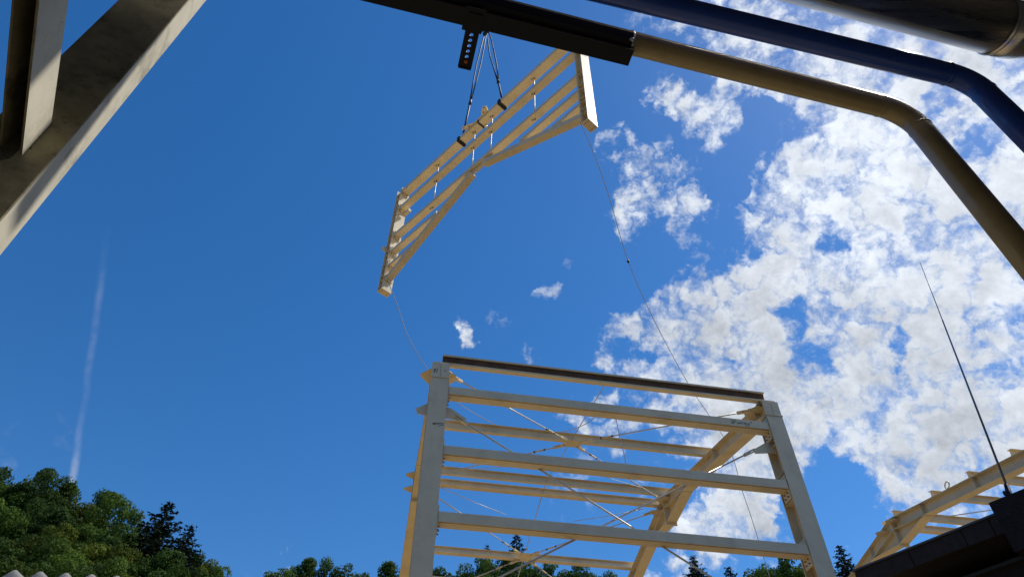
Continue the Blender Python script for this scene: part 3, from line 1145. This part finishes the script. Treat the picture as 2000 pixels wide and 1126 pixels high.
# thin safety wires on the roof
for a, b, lab in (((862, 920, 5.0), (1037, 905, 3.0), 'thin wire above the middle wall rail on the left side of the hall'),
                  ((1137, 915, 3.0), (1259, 953, 4.9), 'thin wire above the middle wall rail on the right side of the hall'),
                  ((860, 951, 5.6), (988, 1004, 5.9), 'thin pale wire below the ridge on the left side of the hall'),
                  ((1120, 1017, 5.9), (1257, 993, 5.6), 'thin wire below the ridge on the right side of the hall')):
    p, q = world_v(*a), world_v(*b)
    mb = MB()
    mb.tube([Vector((0, 0, 0)), (q - p) / 2 - Vector((0, 0, .02)), q - p], 0.007, 6)
    o = mb.build('roof_wire', ROD, None, p)
    tag(o, lab, 'wire', 'thin wires in the hall roof')

# ------------------------------------------------------------------ pipes over the photographer's head


def at_h(x, y, h):
    d = ray(x, y)
    return EYE + d * (h / d.z)


def bend(p0, c, p1, r, n=10):
    """polyline from p0 to p1 with the corner c rounded"""
    a, b = (p0 - c).normalized(), (p1 - c).normalized()
    ang = a.angle(b)
    k = r / math.tan(ang / 2)
    A, B = c + a * k, c + b * k
    ctr = c + (a + b).normalized() * (r / math.sin(ang / 2))
    out = [p0, A]
    va, vb = A - ctr, B - ctr
    th = va.angle(vb)
    for i in range(1, n):
        t = i / n
        out.append(ctr + (va * math.sin((1 - t) * th) + vb * math.sin(t * th)) / math.sin(th))
    out += [B, p1]
    return out, A, B, a, b


def pipe(name, x0, c, down, hh, r, m, label, br):
    P0 = at_h(*x0, hh)
    C = at_h(*c, hh)
    P0 = C + (P0 - C) * 2.6                    # runs on out of the picture to the left
    Q = EYE + ray(*down) * 1.0
    # the leg drops almost plumb from the bend
    d = ray(*down)
    t = ((C - EYE).dot(Vector((d.x, d.y, 0)))) / (d.x ** 2 + d.y ** 2)
    Q = EYE + d * t
    Q = C + (Q - C) * 1.9
    pth, A, B, a, b = bend(P0, C, Q, br)
    root = empty(name, loc=C)
    tag(root, label, 'pipe')
    mb = MB()
    mb.tube([p - C for p in pth], r, 28)
    mb.build('pipe_run', m, root)
    for q, t in ((A - C, -a), (B - C, b)):      # weld beads either side of the bend
        w = MB()
        w.tube([q - t * 0.008, q - t * 0.003, q + t * 0.003, q + t * 0.008], [r * 0.99, r * 1.045, r * 1.045, r * 0.99], 28, caps=False)
        w.build('weld_bead', m, root)
    return root, P0, C


cream_pipe, CP0, CPC = pipe('tan_pipe', (1254.6, 90), (1772, 220), (2000, 498), 2.6, 0.0445, TAN, 'glossy tan pipe crossing overhead and bending down at the right edge', 0.13)
blue_pipe, BP0, BPC = pipe('blue_pipe', (1225, -6), (1896, 155.8), (2000, 258), 2.6, 0.0445, BLUE, 'dark blue pipe between the tan pipe and the steel duct, bending down at the right', 0.11)

# big steel duct with an elbow
hd = 2.85
A = at_h(1538, -58, hd)
B = at_h(1948, 52, hd)
tdir = (B - A).normalized()
tdir.z = 0
tdir.normalize()
sdir = Vector((tdir.y, -tdir.x, 0))             # towards the wall behind the camera
start = B - tdir * 6
droot = empty('steel_duct', loc=B)
tag(droot, 'large shiny stainless steel duct with an elbow at the upper right corner', 'duct')
rd = 0.112
mb = MB()
mb.tube([start - B, Vector((0, 0, 0))], rd, 48)
mb.build('duct_run', STEEL, droot)
mb = MB()
el = [tdir * 0.004]
rc = 0.19
ctr = tdir * 0.05 + sdir * rc
for k in range(0, 10):
    q = R(k * 10)
    el.append(ctr - sdir * (rc * math.cos(q)) + tdir * (rc * math.sin(q)))
el.append(el[-1] + sdir * 0.7)
mb.tube(el, rd + 0.002, 48)
mb.build('elbow', STEEL, droot)
mb = MB()
mb.tube([-tdir * 0.012, -tdir * 0.006, tdir * 0.0, tdir * 0.006], [rd + 0.001, rd + 0.006, rd + 0.006, rd + 0.001], 48, caps=False)
mb.build('seam_ring', STEEL, droot)

# black channel under the tan pipe
c1 = at_h(1234, 85, 2.6)
pd = (CPC - CP0).normalized()
pd.z = 0
pd.normalize()
ps = Vector((-pd.y, pd.x, 0))                   # away from the camera side
croot = empty('black_channel', loc=c1)
tag(croot, 'long black steel channel clamped under the tan pipe at the top', 'channel')
mb = MB()
end, far = -0.012, -4.5
pr = [(-0.047, -0.016), (-0.030, -0.047), (0.006, -0.053), (0.010, -0.0455), (-0.024, -0.038), (-0.042, -0.010)]
vs, fs = [], []
for t in (far, end):
    for s, z in pr:
        vs.append(pd * t + ps * s + Vector((0, 0, z)))
n = len(pr)
fs = [tuple(range(n - 1, -1, -1)), tuple(range(n, 2 * n))] + [(i, (i + 1) % n, n + (i + 1) % n, n + i) for i in range(n)]
mb.add(vs, fs)
mb.build('upper_flange', BLACK, croot)
mb = MB()
def cbox(t0, t1, s0, s1, z0, z1, mb_):
    return mb_.hexa([pd * t + ps * s + Vector((0, 0, z)) for z in (z0, z1) for t, s in ((t0, s0), (t1, s0), (t1, s1), (t0, s1))])
cbox(far, -0.004, -0.010, 0.056, -0.080, -0.0545, mb)
mb.build('lower_bar', BLACK, croot)
mb = MB()
for t in (-0.009, ):
    mb.tube([pd * (t - 0.006), pd * (t + 0.006)], 0.0475, 28)
mb.build('clamp_band', GALV, croot)
mb = MB()
mb.tube([pd * -0.03 + ps * -0.036 + Vector((0, 0, -.056)), pd * -0.012 + ps * -0.036 + Vector((0, 0, -.056))], [0.004, 0.010], 8)
mb.build('clamp_screw', GALV, croot)

# perforated arm under the channel, reaching away from the wall
hp = at_h(926, 46, 2.515)
q = (hp - c1)
tpos = q.dot(pd)
base = c1 + pd * tpos + Vector((0, 0, -0.087))
hroot = empty('perforated_arm', loc=base)
tag(hroot, 'black perforated steel arm with a row of round holes sticking out below the black channel', 'bracket')
# strip with real holes: a grid of quads round each hole
wd, ht, th = 0.044, 0.212, 0.004
nh = 6
hz = [-0.079 - 0.0215 * i for i in range(nh)]
rh = 0.0066
mb = MB()
K = 16


def plate_with_holes(sgn):
    y = sgn * th / 2
    vs, fs = [], []
    cell = 0.0215
    z_top = 0.0
    for i, zc in enumerate(hz):
        zt, zb = (0.0 if i == 0 else zc + cell / 2), (zc - cell / 2 if i < nh - 1 else -ht)
        o = len(vs)
        for k in range(K):
            a = 2 * math.pi * k / K
            vs.append((rh * math.cos(a), y, zc + rh * math.sin(a)))
        for k in range(K):
            a = 2 * math.pi * k / K
            cx, cz = math.cos(a), math.sin(a)
            s = max(abs(cx), abs(cz))
            ex = cx / s * wd / 2
            ez = zc + (cz / s * (zt - zc) if cz > 0 else cz / s * (zc - zb))
            vs.append((ex, y, ez))
        for k in range(K):
            k2 = (k + 1) % K
            fs.append((o + k, o + k2, o + K + k2, o + K + k))
    return vs, fs


T = lambda p: pd * p[0] - ps * p[2] + Vector((0, 0, p[1]))
for sg in (-1, 1):
    vs, fs = plate_with_holes(sg)
    mb.add([T(p) for p in vs], fs)
for zc in hz[:]:
    vs = [(rh * math.cos(2 * math.pi * k / K), y, zc + rh * math.sin(2 * math.pi * k / K)) for y in (-th / 2, th / 2) for k in range(K)]
    mb.add([T(p) for p in vs], [(k, (k + 1) % K, K + (k + 1) % K, K + k) for k in range(K)])
for sx in (-1, 1):                              # bent side lips
    x0, x1 = sorted((sx * wd / 2, sx * (wd / 2 + 0.004)))
    lo, hi = (x0, -0.002, -ht), (x1, 0.022 if False else 0.004, 0)
    (a, b_, c), (d, e, f) = lo, hi
    mb.hexa([T(p) for p in [(a, b_, c), (d, b_, c), (d, e, c), (a, e, c), (a, b_, f), (d, b_, f), (d, e, f), (a, e, f)]])
mb.build('strip', BLACK, hroot)
mb = MB()
mb.tube([T((0, -0.004, hz[-1])), T((0, 0.004, hz[-1]))], rh * 0.98, 14)
mb.build('orange_plug', ORANGE, hroot)
mb = MB()
mb.box((-.001, -.001, 0), (.001, .001, 0)) if False else None
cbox(-0.040, 0.034, -0.02, 0.070, 0.0025, 0.0065, mb)
mb.build('foot_plate', BLACK, hroot)
mb = MB()
cbox(-0.024, 0.024, ht - 0.004, ht + 0.003, -0.006, -0.0022, mb)
mb.build('end_lip', BLACK, hroot)

# ------------------------------------------------------------------ weathered post and beam at the left
fa = R(60)
FU = Vector((math.sin(fa), math.cos(fa), 0))
FV = Vector((-FU.y, FU.x, 0))
YARD = Matrix(((FU.x, FV.x, 0, 0), (FU.y, FV.y, 0, 0), (0, 0, 1, 0), (0, 0, 0, 1)))
off = Vector((-0.78, 1.97, 0))
wroot = empty('weathered_post', YARD @ Matrix.Translation(off))
tag(wroot, 'weathered cream post with a level beam, close up at the upper left corner', 'post')


def bevel_bar(mb, lo, hi, axis, e=0.004):
    """box with chamfered long edges along the given axis"""
    i, j = [k for k in range(3) if k != axis]
    pr = [(lo[i] + e, lo[j]), (hi[i] - e, lo[j]), (hi[i], lo[j] + e), (hi[i], hi[j] - e), (hi[i] - e, hi[j]), (lo[i] + e, hi[j]), (lo[i], hi[j] - e), (lo[i], lo[j] + e)]
    vs = []
    for q in (lo[axis], hi[axis]):
        for a_, b_ in pr:
            p = [0, 0, 0]
            p[axis], p[i], p[j] = q, a_, b_
            vs.append(Vector(p) - off)
    fs = [tuple(range(7, -1, -1)), tuple(range(8, 16))] + [(k, (k + 1) % 8, 8 + (k + 1) % 8, 8 + k) for k in range(8)]
    return mb.add(vs, fs)


zg = lambda z: z + EYE.z
mb = bevel_bar(MB(), (-0.886, 1.883, 0.02), (-0.674, 2.062, zg(6.84)), 2)
po = mb.build('shaft', OLDCREAM, wroot)
po.data.materials.append(GRIME_SHADE)
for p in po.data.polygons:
    if p.normal.y < -0.6:                      # front face: olive-brown grime, with shade darkened into the colour
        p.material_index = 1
# the beam is a thin channel, open below
z0, z1 = zg(1.948), zg(2.146)
mb = MB()
pr = [(-0.816, z0), (-0.810, z0), (-0.810, z1 - 0.008), (-0.757, z1 - 0.008), (-0.757, z0), (-0.750, z0), (-0.750, z1), (-0.816, z1)]
vs = [Vector((a_, y_, c_)) - off for y_ in (-0.9, 1.880) for a_, c_ in pr]
fs = [(k, (k + 1) % 8, 8 + (k + 1) % 8, 8 + k) for k in range(8)]
for o_ in (0, 8):
    fs += [tuple(o_ + k for k in q) for q in ((0, 1, 2, 7), (2, 3, 6, 7), (3, 4, 5, 6))]
mb.add(vs, fs)
bo = mb.build('beam', OLDCREAM, wroot)
bo.data.materials.append(GRIME_SHADE)
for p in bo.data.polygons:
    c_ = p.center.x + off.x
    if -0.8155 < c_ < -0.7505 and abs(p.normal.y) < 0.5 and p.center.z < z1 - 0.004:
        p.material_index = 1  # inner and under faces of the channel: same grime, darkened for shade
bevel_bar(MB(), (-0.86, -0.9, zg(6.842)), (-0.70, 2.06, zg(6.99)), 1).build('shade_plank_bearer', OLDCREAM, wroot)  # out of view, carries the boards added for their shadows
for v0_, v1_ in ((1.364, 1.483), (0.50, 1.09), (-0.2, 0.42)):
    bevel_bar(MB(), (-1.3, v0_, zg(6.994)), (2.7, v1_, zg(7.03)), 0).build('shade_plank', OLDCREAM, wroot)  # unseen boards, placed to cast shadow bands on post and beam

# unseen workshop wall and eaves behind the viewer, added to block sky light
NEAR = Matrix(((UX.x, VX.x, 0, 0), (UX.y, VX.y, 0, 0), (0, 0, 1, 0), (0, 0, 0, 1)))
wk = empty('sky_block_building', NEAR)
tag(wk, 'dark unseen wall behind the camera, added to block sky light', 'building')
MB().box((-20, -1.6, 0.02), (14, -1.2, 7.4)).build('wall', BLOCKW, wk)
MB().box((-20.2, -1.65, 7.402), (14.2, 0.6, 7.5)).build('roof', FASCIA, wk)

# ------------------------------------------------------------------ corrugated canopy at the lower left
ch_ = 1.84
e0, e1 = at_h(-60, 1109, ch_), at_h(204, 1123.5, ch_)
ed = (e1 - e0)
eL = ed.length
ed.normalize()
en = Vector((-ed.y, ed.x, 0))
if en.y < 0:
    en = -en
kroot = empty('corrugated_canopy', loc=e0)
tag(kroot, 'white corrugated roof sheet with a wavy edge at the lower left corner', 'canopy')
mb = MB()
vs, fs = [], []
wl_len = (at_h(130, 1120, ch_) - at_h(28, 1112, ch_)).length / 2
nx = 160
span = wl_len * 12
for j, dd in enumerate((0, 0.5, 1.5, 3.0)):
    for i in range(nx + 1):
        s = -span / 2 + span * i / nx
        zc = 0.026 * math.cos(2 * math.pi * (s - (at_h(28, 1112, ch_) - e0).dot(ed)) / wl_len) - 0.02
        vs.append(ed * s + en * dd + Vector((0, 0, zc + dd * 0.06)))
for j in range(3):
    for i in range(nx):
        a = j * (nx + 1) + i
        fs.append((a, a + 1, a + nx + 2, a + nx + 1))
mb.add(vs, fs, None, True)
so_ = mb.build('corrugated_sheet', SHEET, kroot)
md = so_.modifiers.new('thickness', 'SOLIDIFY')
md.thickness = 0.004
for dd in (0.25, 2.7):
    mb = MB()
    p = ed * (-span / 2) + en * dd + Vector((0, 0, -0.10 + dd * .06))
    q = ed * (span / 2) + en * dd + Vector((0, 0, -0.10 + dd * .06))
    mb.prism([(-.03, -.05), (.03, -.05), (.03, .05), (-.03, .05)], p, q, (0, 0, 1))
    mb.build('batten', OLDCREAM, kroot)
for dd in (0.25, 2.7):
    for s in (-span / 2 + .1, span / 2 - .1):
        p = ed * s + en * dd
        mb = MB()
        mb.tube([p + Vector((0, 0, -.15 + dd * .06)), p - Vector((0, 0, e0.z - 0.02))], 0.04, 8)
        mb.build('leg', OLDCREAM, kroot)

# ------------------------------------------------------------------ dark building at the lower right
bh = 3.6
pa, pb = at_h(1664, 1113, bh), at_h(1945, 1000.5, bh)
b1 = (pb - pa)
bl_ = b1.length
b1.normalize()
b2 = Vector((b1.y, -b1.x, 0))                   # outward, towards the viewer
if b2.dot(-pa) < 0:
    b2 = -b2
BM = Matrix(((b1.x, -b2.x, 0, pa.x), (b1.y, -b2.y, 0, pa.y), (0, 0, 1, 0), (0, 0, 0, 1)))   # local y runs into the building
zt = pa.z
broot = empty('dark_building', BM)
tag(broot, 'very dark brown building with a panelled roof edge at the lower right corner', 'building')
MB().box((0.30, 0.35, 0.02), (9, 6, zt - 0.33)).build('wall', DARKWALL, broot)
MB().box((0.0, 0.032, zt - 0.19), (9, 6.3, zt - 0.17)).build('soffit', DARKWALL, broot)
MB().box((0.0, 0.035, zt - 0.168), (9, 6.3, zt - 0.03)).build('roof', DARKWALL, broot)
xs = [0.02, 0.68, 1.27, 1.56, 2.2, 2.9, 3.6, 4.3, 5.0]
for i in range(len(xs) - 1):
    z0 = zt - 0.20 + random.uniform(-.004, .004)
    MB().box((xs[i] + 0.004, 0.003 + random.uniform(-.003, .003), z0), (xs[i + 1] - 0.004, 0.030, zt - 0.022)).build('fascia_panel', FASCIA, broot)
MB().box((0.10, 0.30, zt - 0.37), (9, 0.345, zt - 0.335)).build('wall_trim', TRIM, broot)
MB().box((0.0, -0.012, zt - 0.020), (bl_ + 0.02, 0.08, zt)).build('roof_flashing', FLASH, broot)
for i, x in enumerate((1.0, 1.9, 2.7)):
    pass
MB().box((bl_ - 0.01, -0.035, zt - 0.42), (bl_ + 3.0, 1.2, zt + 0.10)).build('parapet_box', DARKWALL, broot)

# whip antenna on the corner box
aw = Vector((bl_ + 0.19, 0.03, zt + 0.10))
ab = BM @ aw
d = ray(1976, 972)
# step along the parapet so that the foot sits on the box
best = None
for i in range(400):
    p = BM @ Vector((bl_ + i * 0.004, 0.05, zt + 0.10))
    q = (p - EYE)
    e = abs(q.normalized().dot(d.normalized()))
    if best is None or e > best[0]:
        best = (e, p)
ab = best[1]
dt = ray(1797, 512)
t = (ab - EYE).dot(Vector((dt.x, dt.y, 0))) / (dt.x ** 2 + dt.y ** 2)
atop = EYE + dt * t
aroot = empty('whip_antenna', loc=ab)
tag(aroot, 'thin tapering whip antenna rising from the dark roof corner at the right', 'antenna')
v = atop - ab
mb = MB()
mb.tube([v * 0.02, v * 0.45, v * 0.70, v * 0.705, v], [0.0125, 0.0105, 0.0085, 0.006, 0.0045], 10)
mb.build('rod', ANT, aroot)
mb = MB()
mb.tube([Vector((0, 0, 0)), Vector((0, 0, 0.03)), v * 0.045], [0.045, 0.03, 0.022], 12)
mb.box((-.05, -.012, 0.03), (.03, .012, 0.075))
mb.build('mount', BLACK, aroot)

# ------------------------------------------------------------------ trees


def quads_mesh(name, cen, nor, size, m, aspect=0.6, extra=None):
    """leaf sized diamonds at cen, facing nor"""
    n = len(cen)
    up = rng.normal(size=(n, 3))
    a = np.cross(nor, up)
    a /= np.linalg.norm(a, axis=1)[:, None] + 1e-9
    b = np.cross(nor, a)
    s = size[:, None]
    V = np.stack([cen - a * s, cen - b * s * aspect + nor * s * .12, cen + a * s, cen + b * s * aspect + nor * s * .12], 1).reshape(-1, 3)
    F = np.arange(n * 4).reshape(n, 4)
    me = bpy.data.meshes.new(name)
    me.vertices.add(len(V))
    me.vertices.foreach_set('co', V.astype(np.float32).ravel())
    me.loops.add(n * 4)
    me.loops.foreach_set('vertex_index', F.astype(np.int32).ravel())
    me.polygons.add(n)
    me.polygons.foreach_set('loop_start', np.arange(0, n * 4, 4, dtype=np.int32))
    me.polygons.foreach_set('loop_total', np.full(n, 4, dtype=np.int32))
    me.materials.append(m)
    me.update()
    me.validate()
    return me


def broadleaf(m, seed, H=16.0, Wd=7.0, base=0.22, narrow=0.0):
    r = np.random.default_rng(seed)
    nc = 85
    cs, rad = [], []
    while len(cs) < nc:
        p = r.uniform(-1, 1, 3)
        d = np.linalg.norm(p)
        if d > 1 or d < 0.35:
            continue
        wob = 1 + 0.22 * math.sin(3 * math.atan2(p[1], p[0]) + seed) + 0.18 * math.sin(5 * p[2] + seed * 2)
        zc = H * (base + (1 - base) * (p[2] * .5 + .5))
        taper = 1 - 0.35 * max(0, p[2]) - narrow * max(0, p[2])
        cs.append((p[0] * Wd / 2 * wob * taper, p[1] * Wd / 2 * wob * taper, zc))
        rad.append(r.uniform(0.55, 1.15) * Wd / 7.5)
    P, Q, Z = [], [], []
    for c, q in zip(cs, rad):
        k = int(210 * (q / 0.85) ** 1.3)
        d = r.normal(size=(k, 3))
        d /= np.linalg.norm(d, axis=1)[:, None]
        rr = q * r.uniform(0.45, 1.05, k) ** 0.6
        pos = np.array(c) + d * rr[:, None] * np.array([1.1, 1.1, 0.72])
        nn = d * 0.7 + r.normal(size=(k, 3)) * 0.55 + np.array([0, 0, 0.35])
        nn /= np.linalg.norm(nn, axis=1)[:, None]
        P.append(pos)
        Q.append(nn)
        Z.append(r.uniform(0.08, 0.19, k))
    crown = quads_mesh('crown', np.vstack(P), np.vstack(Q), np.concatenate(Z), m)
    mb = MB()
    mb.tube([(0, 0, -1.5), (0.1, 0, H * .25), (-.1, .1, H * .55), (0, 0, H * .85)], [0.30, 0.24, 0.15, 0.04], 7)
    for i in range(9):
        a = r.uniform(0, 6.28)
        z = H * r.uniform(.25, .7)
        l = Wd * r.uniform(.25, .42)
        mb.tube([(0, 0, z), (math.cos(a) * l * .5, math.sin(a) * l * .5, z + l * .35), (math.cos(a) * l, math.sin(a) * l, z + l * .9)], [0.10, 0.06, 0.02], 5)
    o = mb.build('trunk', TRUNK)
    tm = o.data
    bpy.data.objects.remove(o)
    return crown, tm, H


def spruce(seed, H=20.0, Wd=9.5):
    r = np.random.default_rng(seed)
    P, Q, Z = [], [], []
    mb = MB()
    mb.tube([(0, 0, -1.5), (0, 0, H * .5), (0, 0, H)], [0.28, 0.15, 0.015], 7)
    z = H * 0.10
    while z < H * 0.99:
        f = 1 - z / H
        L = Wd / 2 * (f ** 0.80) * 1.02 + 0.15
        nb = 7 if f > .12 else 4
        a0 = r.uniform(0, 6.28)
        for k in range(nb):
            a = a0 + 6.283 * k / nb + r.uniform(-.25, .25)
            l = L * r.uniform(0.62, 1.15)
            dx, dy = math.cos(a), math.sin(a)
            n = max(8, int(l * 24))
            t = r.uniform(0.08, 1.0, n)
            droop = -0.28 * l * t + 0.30 * l * t ** 2
            wdt = (1 - t * .75) * l * 0.26
            sd = r.uniform(-1, 1, n) * wdt
            pos = np.stack([dx * l * t - dy * sd, dy * l * t + dx * sd, z + droop - np.abs(sd) * .35 + r.uniform(-.10, .06, n)], 1)
            nn = np.stack([dx * .3 + r.normal(size=n) * .4, dy * .3 + r.normal(size=n) * .4, 0.6 + r.normal(size=n) * .4], 1)
            nn /= np.linalg.norm(nn, axis=1)[:, None]
            P.append(pos)
            Q.append(nn)
            Z.append(r.uniform(0.14, 0.32, n) * (0.6 + 0.4 * f))
            if f > .1:
                mb.tube([(0, 0, z), (dx * l * .6, dy * l * .6, z - .10 * l), (dx * l, dy * l, z)], [0.03, 0.02, 0.008], 3, caps=False)
        z += (0.34 + 0.36 * f) * H / 20
    crown = quads_mesh('crown', np.vstack(P), np.vstack(Q), np.concatenate(Z), NEEDLE, 0.42)
    o = mb.build('trunk', TRUNK)
    tm = o.data
    bpy.data.objects.remove(o)
    return crown, tm, H


KINDS = {
    'mid': [broadleaf(LEAF_MID, s) for s in (1, 2, 3)],
    'dark': [broadleaf(LEAF_DARK, s, narrow=.15) for s in (4, 5)],
    'warm': [broadleaf(LEAF_WARM, s) for s in (6, 7)],
    'bright': [broadleaf(LEAF_BRIGHT, s) for s in (11, 12)],
    'spruce': [spruce(s) for s in (8, 9, 10)],
}


def tree(x, y, dist, kind, idx, label, group, wide=1.0, name=None, bottom=None):
    """a tree whose top shows at view point (x, y), rooted on the hillside at the given distance"""
    d = ray(x, y)
    hd_ = math.hypot(d.x, d.y)
    px, py = d.x / hd_ * dist, d.y / hd_ * dist
    ztop = EYE.z + dist * d.z / hd_
    zb = terrain_h(px, py) - 0.3
    H = max(5.0, ztop - zb)
    cm, tm, H0 = KINDS[kind][idx % len(KINDS[kind])]
    nm = name or ('spruce_tree' if kind == 'spruce' else 'broadleaf_tree')
    root = empty(nm, loc=(px, py, zb))
    s = H / H0
    w = s * wide if kind == 'spruce' else (0.55 + 0.45 * s) * wide
    root.scale = (w, w, s)
    root.rotation_euler = (0, 0, random.uniform(0, 6.28))
    for part, me in (('crown', cm), ('trunk', tm)):
        o = bpy.data.objects.new(part, me)
        COL.objects.link(o)
        o.parent = root
    tag(root, label, 'tree', group)
    return root


HILL = 'trees on the wooded hill at the left'
HL = {'mid': 'mid green broadleaf tree on the slope below the hill skyline at the lower left',
      'dark': 'dark green broadleaf tree on the slope below the hill skyline at the lower left',
      'warm': 'yellowish broadleaf tree on the slope below the hill skyline at the lower left'}
sky_line = [(-40, 890, 112, 'dark'), (15, 905, 112, 'dark'), (62, 915, 110, 'mid'), (105, 907, 106, 'dark'), (140, 935, 108, 'dark'), (172, 968, 108, 'warm'), (207, 957, 110, 'dark'),
            (246, 962, 104, 'mid'), (272, 1012, 100, 'mid'), (300, 1050, 96, 'warm'), (392, 1080, 92, 'dark'), (412, 1078, 88, 'warm'), (436, 1108, 86, 'mid'), (462, 1135, 84, 'mid')]
low = [(-60, 960, 98, 'dark'), (-10, 975, 96, 'mid'), (35, 985, 96, 'mid'), (80, 975, 98, 'dark'), (120, 990, 94, 'dark'), (150, 1010, 92, 'warm'), (195, 1005, 94, 'mid'), (235, 1020, 92, 'dark'),
       (-30, 1040, 84, 'mid'), (20, 1050, 82, 'dark'), (65, 1045, 84, 'warm'), (110, 1050, 82, 'mid'), (160, 1060, 80, 'mid'), (205, 1050, 84, 'warm'), (245, 1055, 84, 'warm'), (285, 1065, 82, 'mid'), (330, 1072, 82, 'dark'),
       (0, 1090, 70, 'mid'), (50, 1098, 70, 'warm'), (100, 1095, 72, 'dark'), (145, 1100, 70, 'mid'), (190, 1092, 72, 'dark'), (230, 1095, 72, 'mid'), (270, 1100, 72, 'warm'), (315, 1100, 74, 'mid'), (350, 1110, 76, 'mid'), (395, 1115, 78, 'dark'), (430, 1122, 78, 'mid')]
SKYL = ['dark broadleaf tree on the hill skyline cut off by the left picture edge', 'dark broadleaf tree on the hill skyline just inside the left picture edge', 'mid green broadleaf tree on the skyline left of the highest dark crown',
        'highest dark crown on the wooded hill, just left of the contrail foot', 'dark broadleaf tree on the skyline right under the foot of the contrail', 'yellowish tree in the dip of the skyline right of the contrail foot',
        'dark rounded crown on the skyline right of the yellowish dip tree', 'mid green crown forming the right shoulder of the wooded hill', 'mid green tree stepping down right of the hill shoulder', 'yellowish low tree just left of the tall lone spruce',
        'dark broadleaf tree just right of the bushy spruce', 'yellowish tree right of the bushy spruce on the falling skyline', 'mid green tree near the foot of the falling skyline', 'last small tree where the wooded hill meets the bottom picture edge']
for i, (x, y, dd, k) in enumerate(sky_line + low):
    tree(x, y, dd, k, i, SKYL[i] if i < len(SKYL) else HL[k], HILL, wide=random.uniform(.82, 1.1))
tree(334, 978, 93, 'spruce', 0, 'tall dark spruce standing alone above the hillside at the left', 'spruces', 1.75)
tree(376, 1022, 84, 'spruce', 1, 'bushy dark spruce at the right end of the wooded hill, shorter than its neighbour', 'spruces', 1.5)
ORD = {500: 'first', 535: 'second', 572: 'third', 602: 'fourth', 640: 'fifth', 678: 'sixth', 712: 'seventh', 755: 'eighth', 790: 'ninth'}
mid_l = [(535, 1118, 'mid'), (572, 1100, 'mid'), (602, 1090, 'dark'), (640, 1093, 'mid'), (678, 1103, 'mid'), (712, 1112, 'dark'), (755, 1096, 'dark'), (790, 1108, 'mid'), (500, 1132, 'mid')]
for i, (x, y, k) in enumerate(mid_l):
    tree(x, y, 100, k, i, '%s green tree, counted from the left, in the low row left of the hall frame' % ORD[x], 'trees in the low row left of the hall', .85)
ORD2 = ('first', 'second', 'third', 'fourth', 'fifth', 'sixth', 'seventh', 'eighth', 'ninth', 'tenth', 'last')
ctr = [(838, 1104), (868, 1094), (905, 1084), (945, 1080), (985, 1078), (1030, 1080), (1075, 1084), (1120, 1087), (1160, 1096), (1192, 1110), (1225, 1120)]
for i, (x, y) in enumerate(ctr):
    tree(x, y + 9, 102, ('mid', 'dark', 'mid')[i % 3], i, '%s crown from the left on the ridge of the wood seen through the hall frame' % ORD2[i], 'trees of the wood behind the hall', .95)
    tree(x + 14, y + 36, 88, ('dark', 'mid')[i % 2], i + 1, 'broadleaf tree below the ridge of the wood seen through the hall frame', 'trees of the wood behind the hall', .95)
tree(1009, 1036, 108, 'spruce', 2, 'pointed dark spruce standing above the wood in the middle of the hall frame', 'spruces', 1.25)
tree(952, 1061, 112, 'spruce', 0, 'small dark spruce tip left of the pointed spruce inside the hall frame', 'spruces', 0.9)
tree(1352, 1083, 98, 'spruce', 1, 'dark spruce under the lowest wall rail, left of the bright green tree', 'spruces', 1.5)
tree(1421, 1104, 100, 'spruce', 2, 'lower dark spruce between the taller spruce and the bright green trees', 'spruces', 1.5)
BRL = ['leftmost bright green tree, lower than its neighbours, right of the two dark spruces', 'second bright green tree, under the hanging rope end', 'tallest bright green tree, left of the right hall column', 'bright green tree touching the right hall column']
for i, (x, y, k) in enumerate([(1455, 1112, 'warm'), (1490, 1100, 'bright'), (1532, 1086, 'bright'), (1560, 1106, 'warm')]):
    tree(x, y, 92, k, i, BRL[i], 'bright trees beside the right column', .9)
tree(1636, 1062, 92, 'spruce', 0, 'ragged dark spruce between the right hall column and the dark building', 'spruces', 1.45)
tree(1590, 1124, 96, 'dark', 1, 'dark broadleaf tree behind the foot of the right hall column', 'bright trees beside the right column', .8)
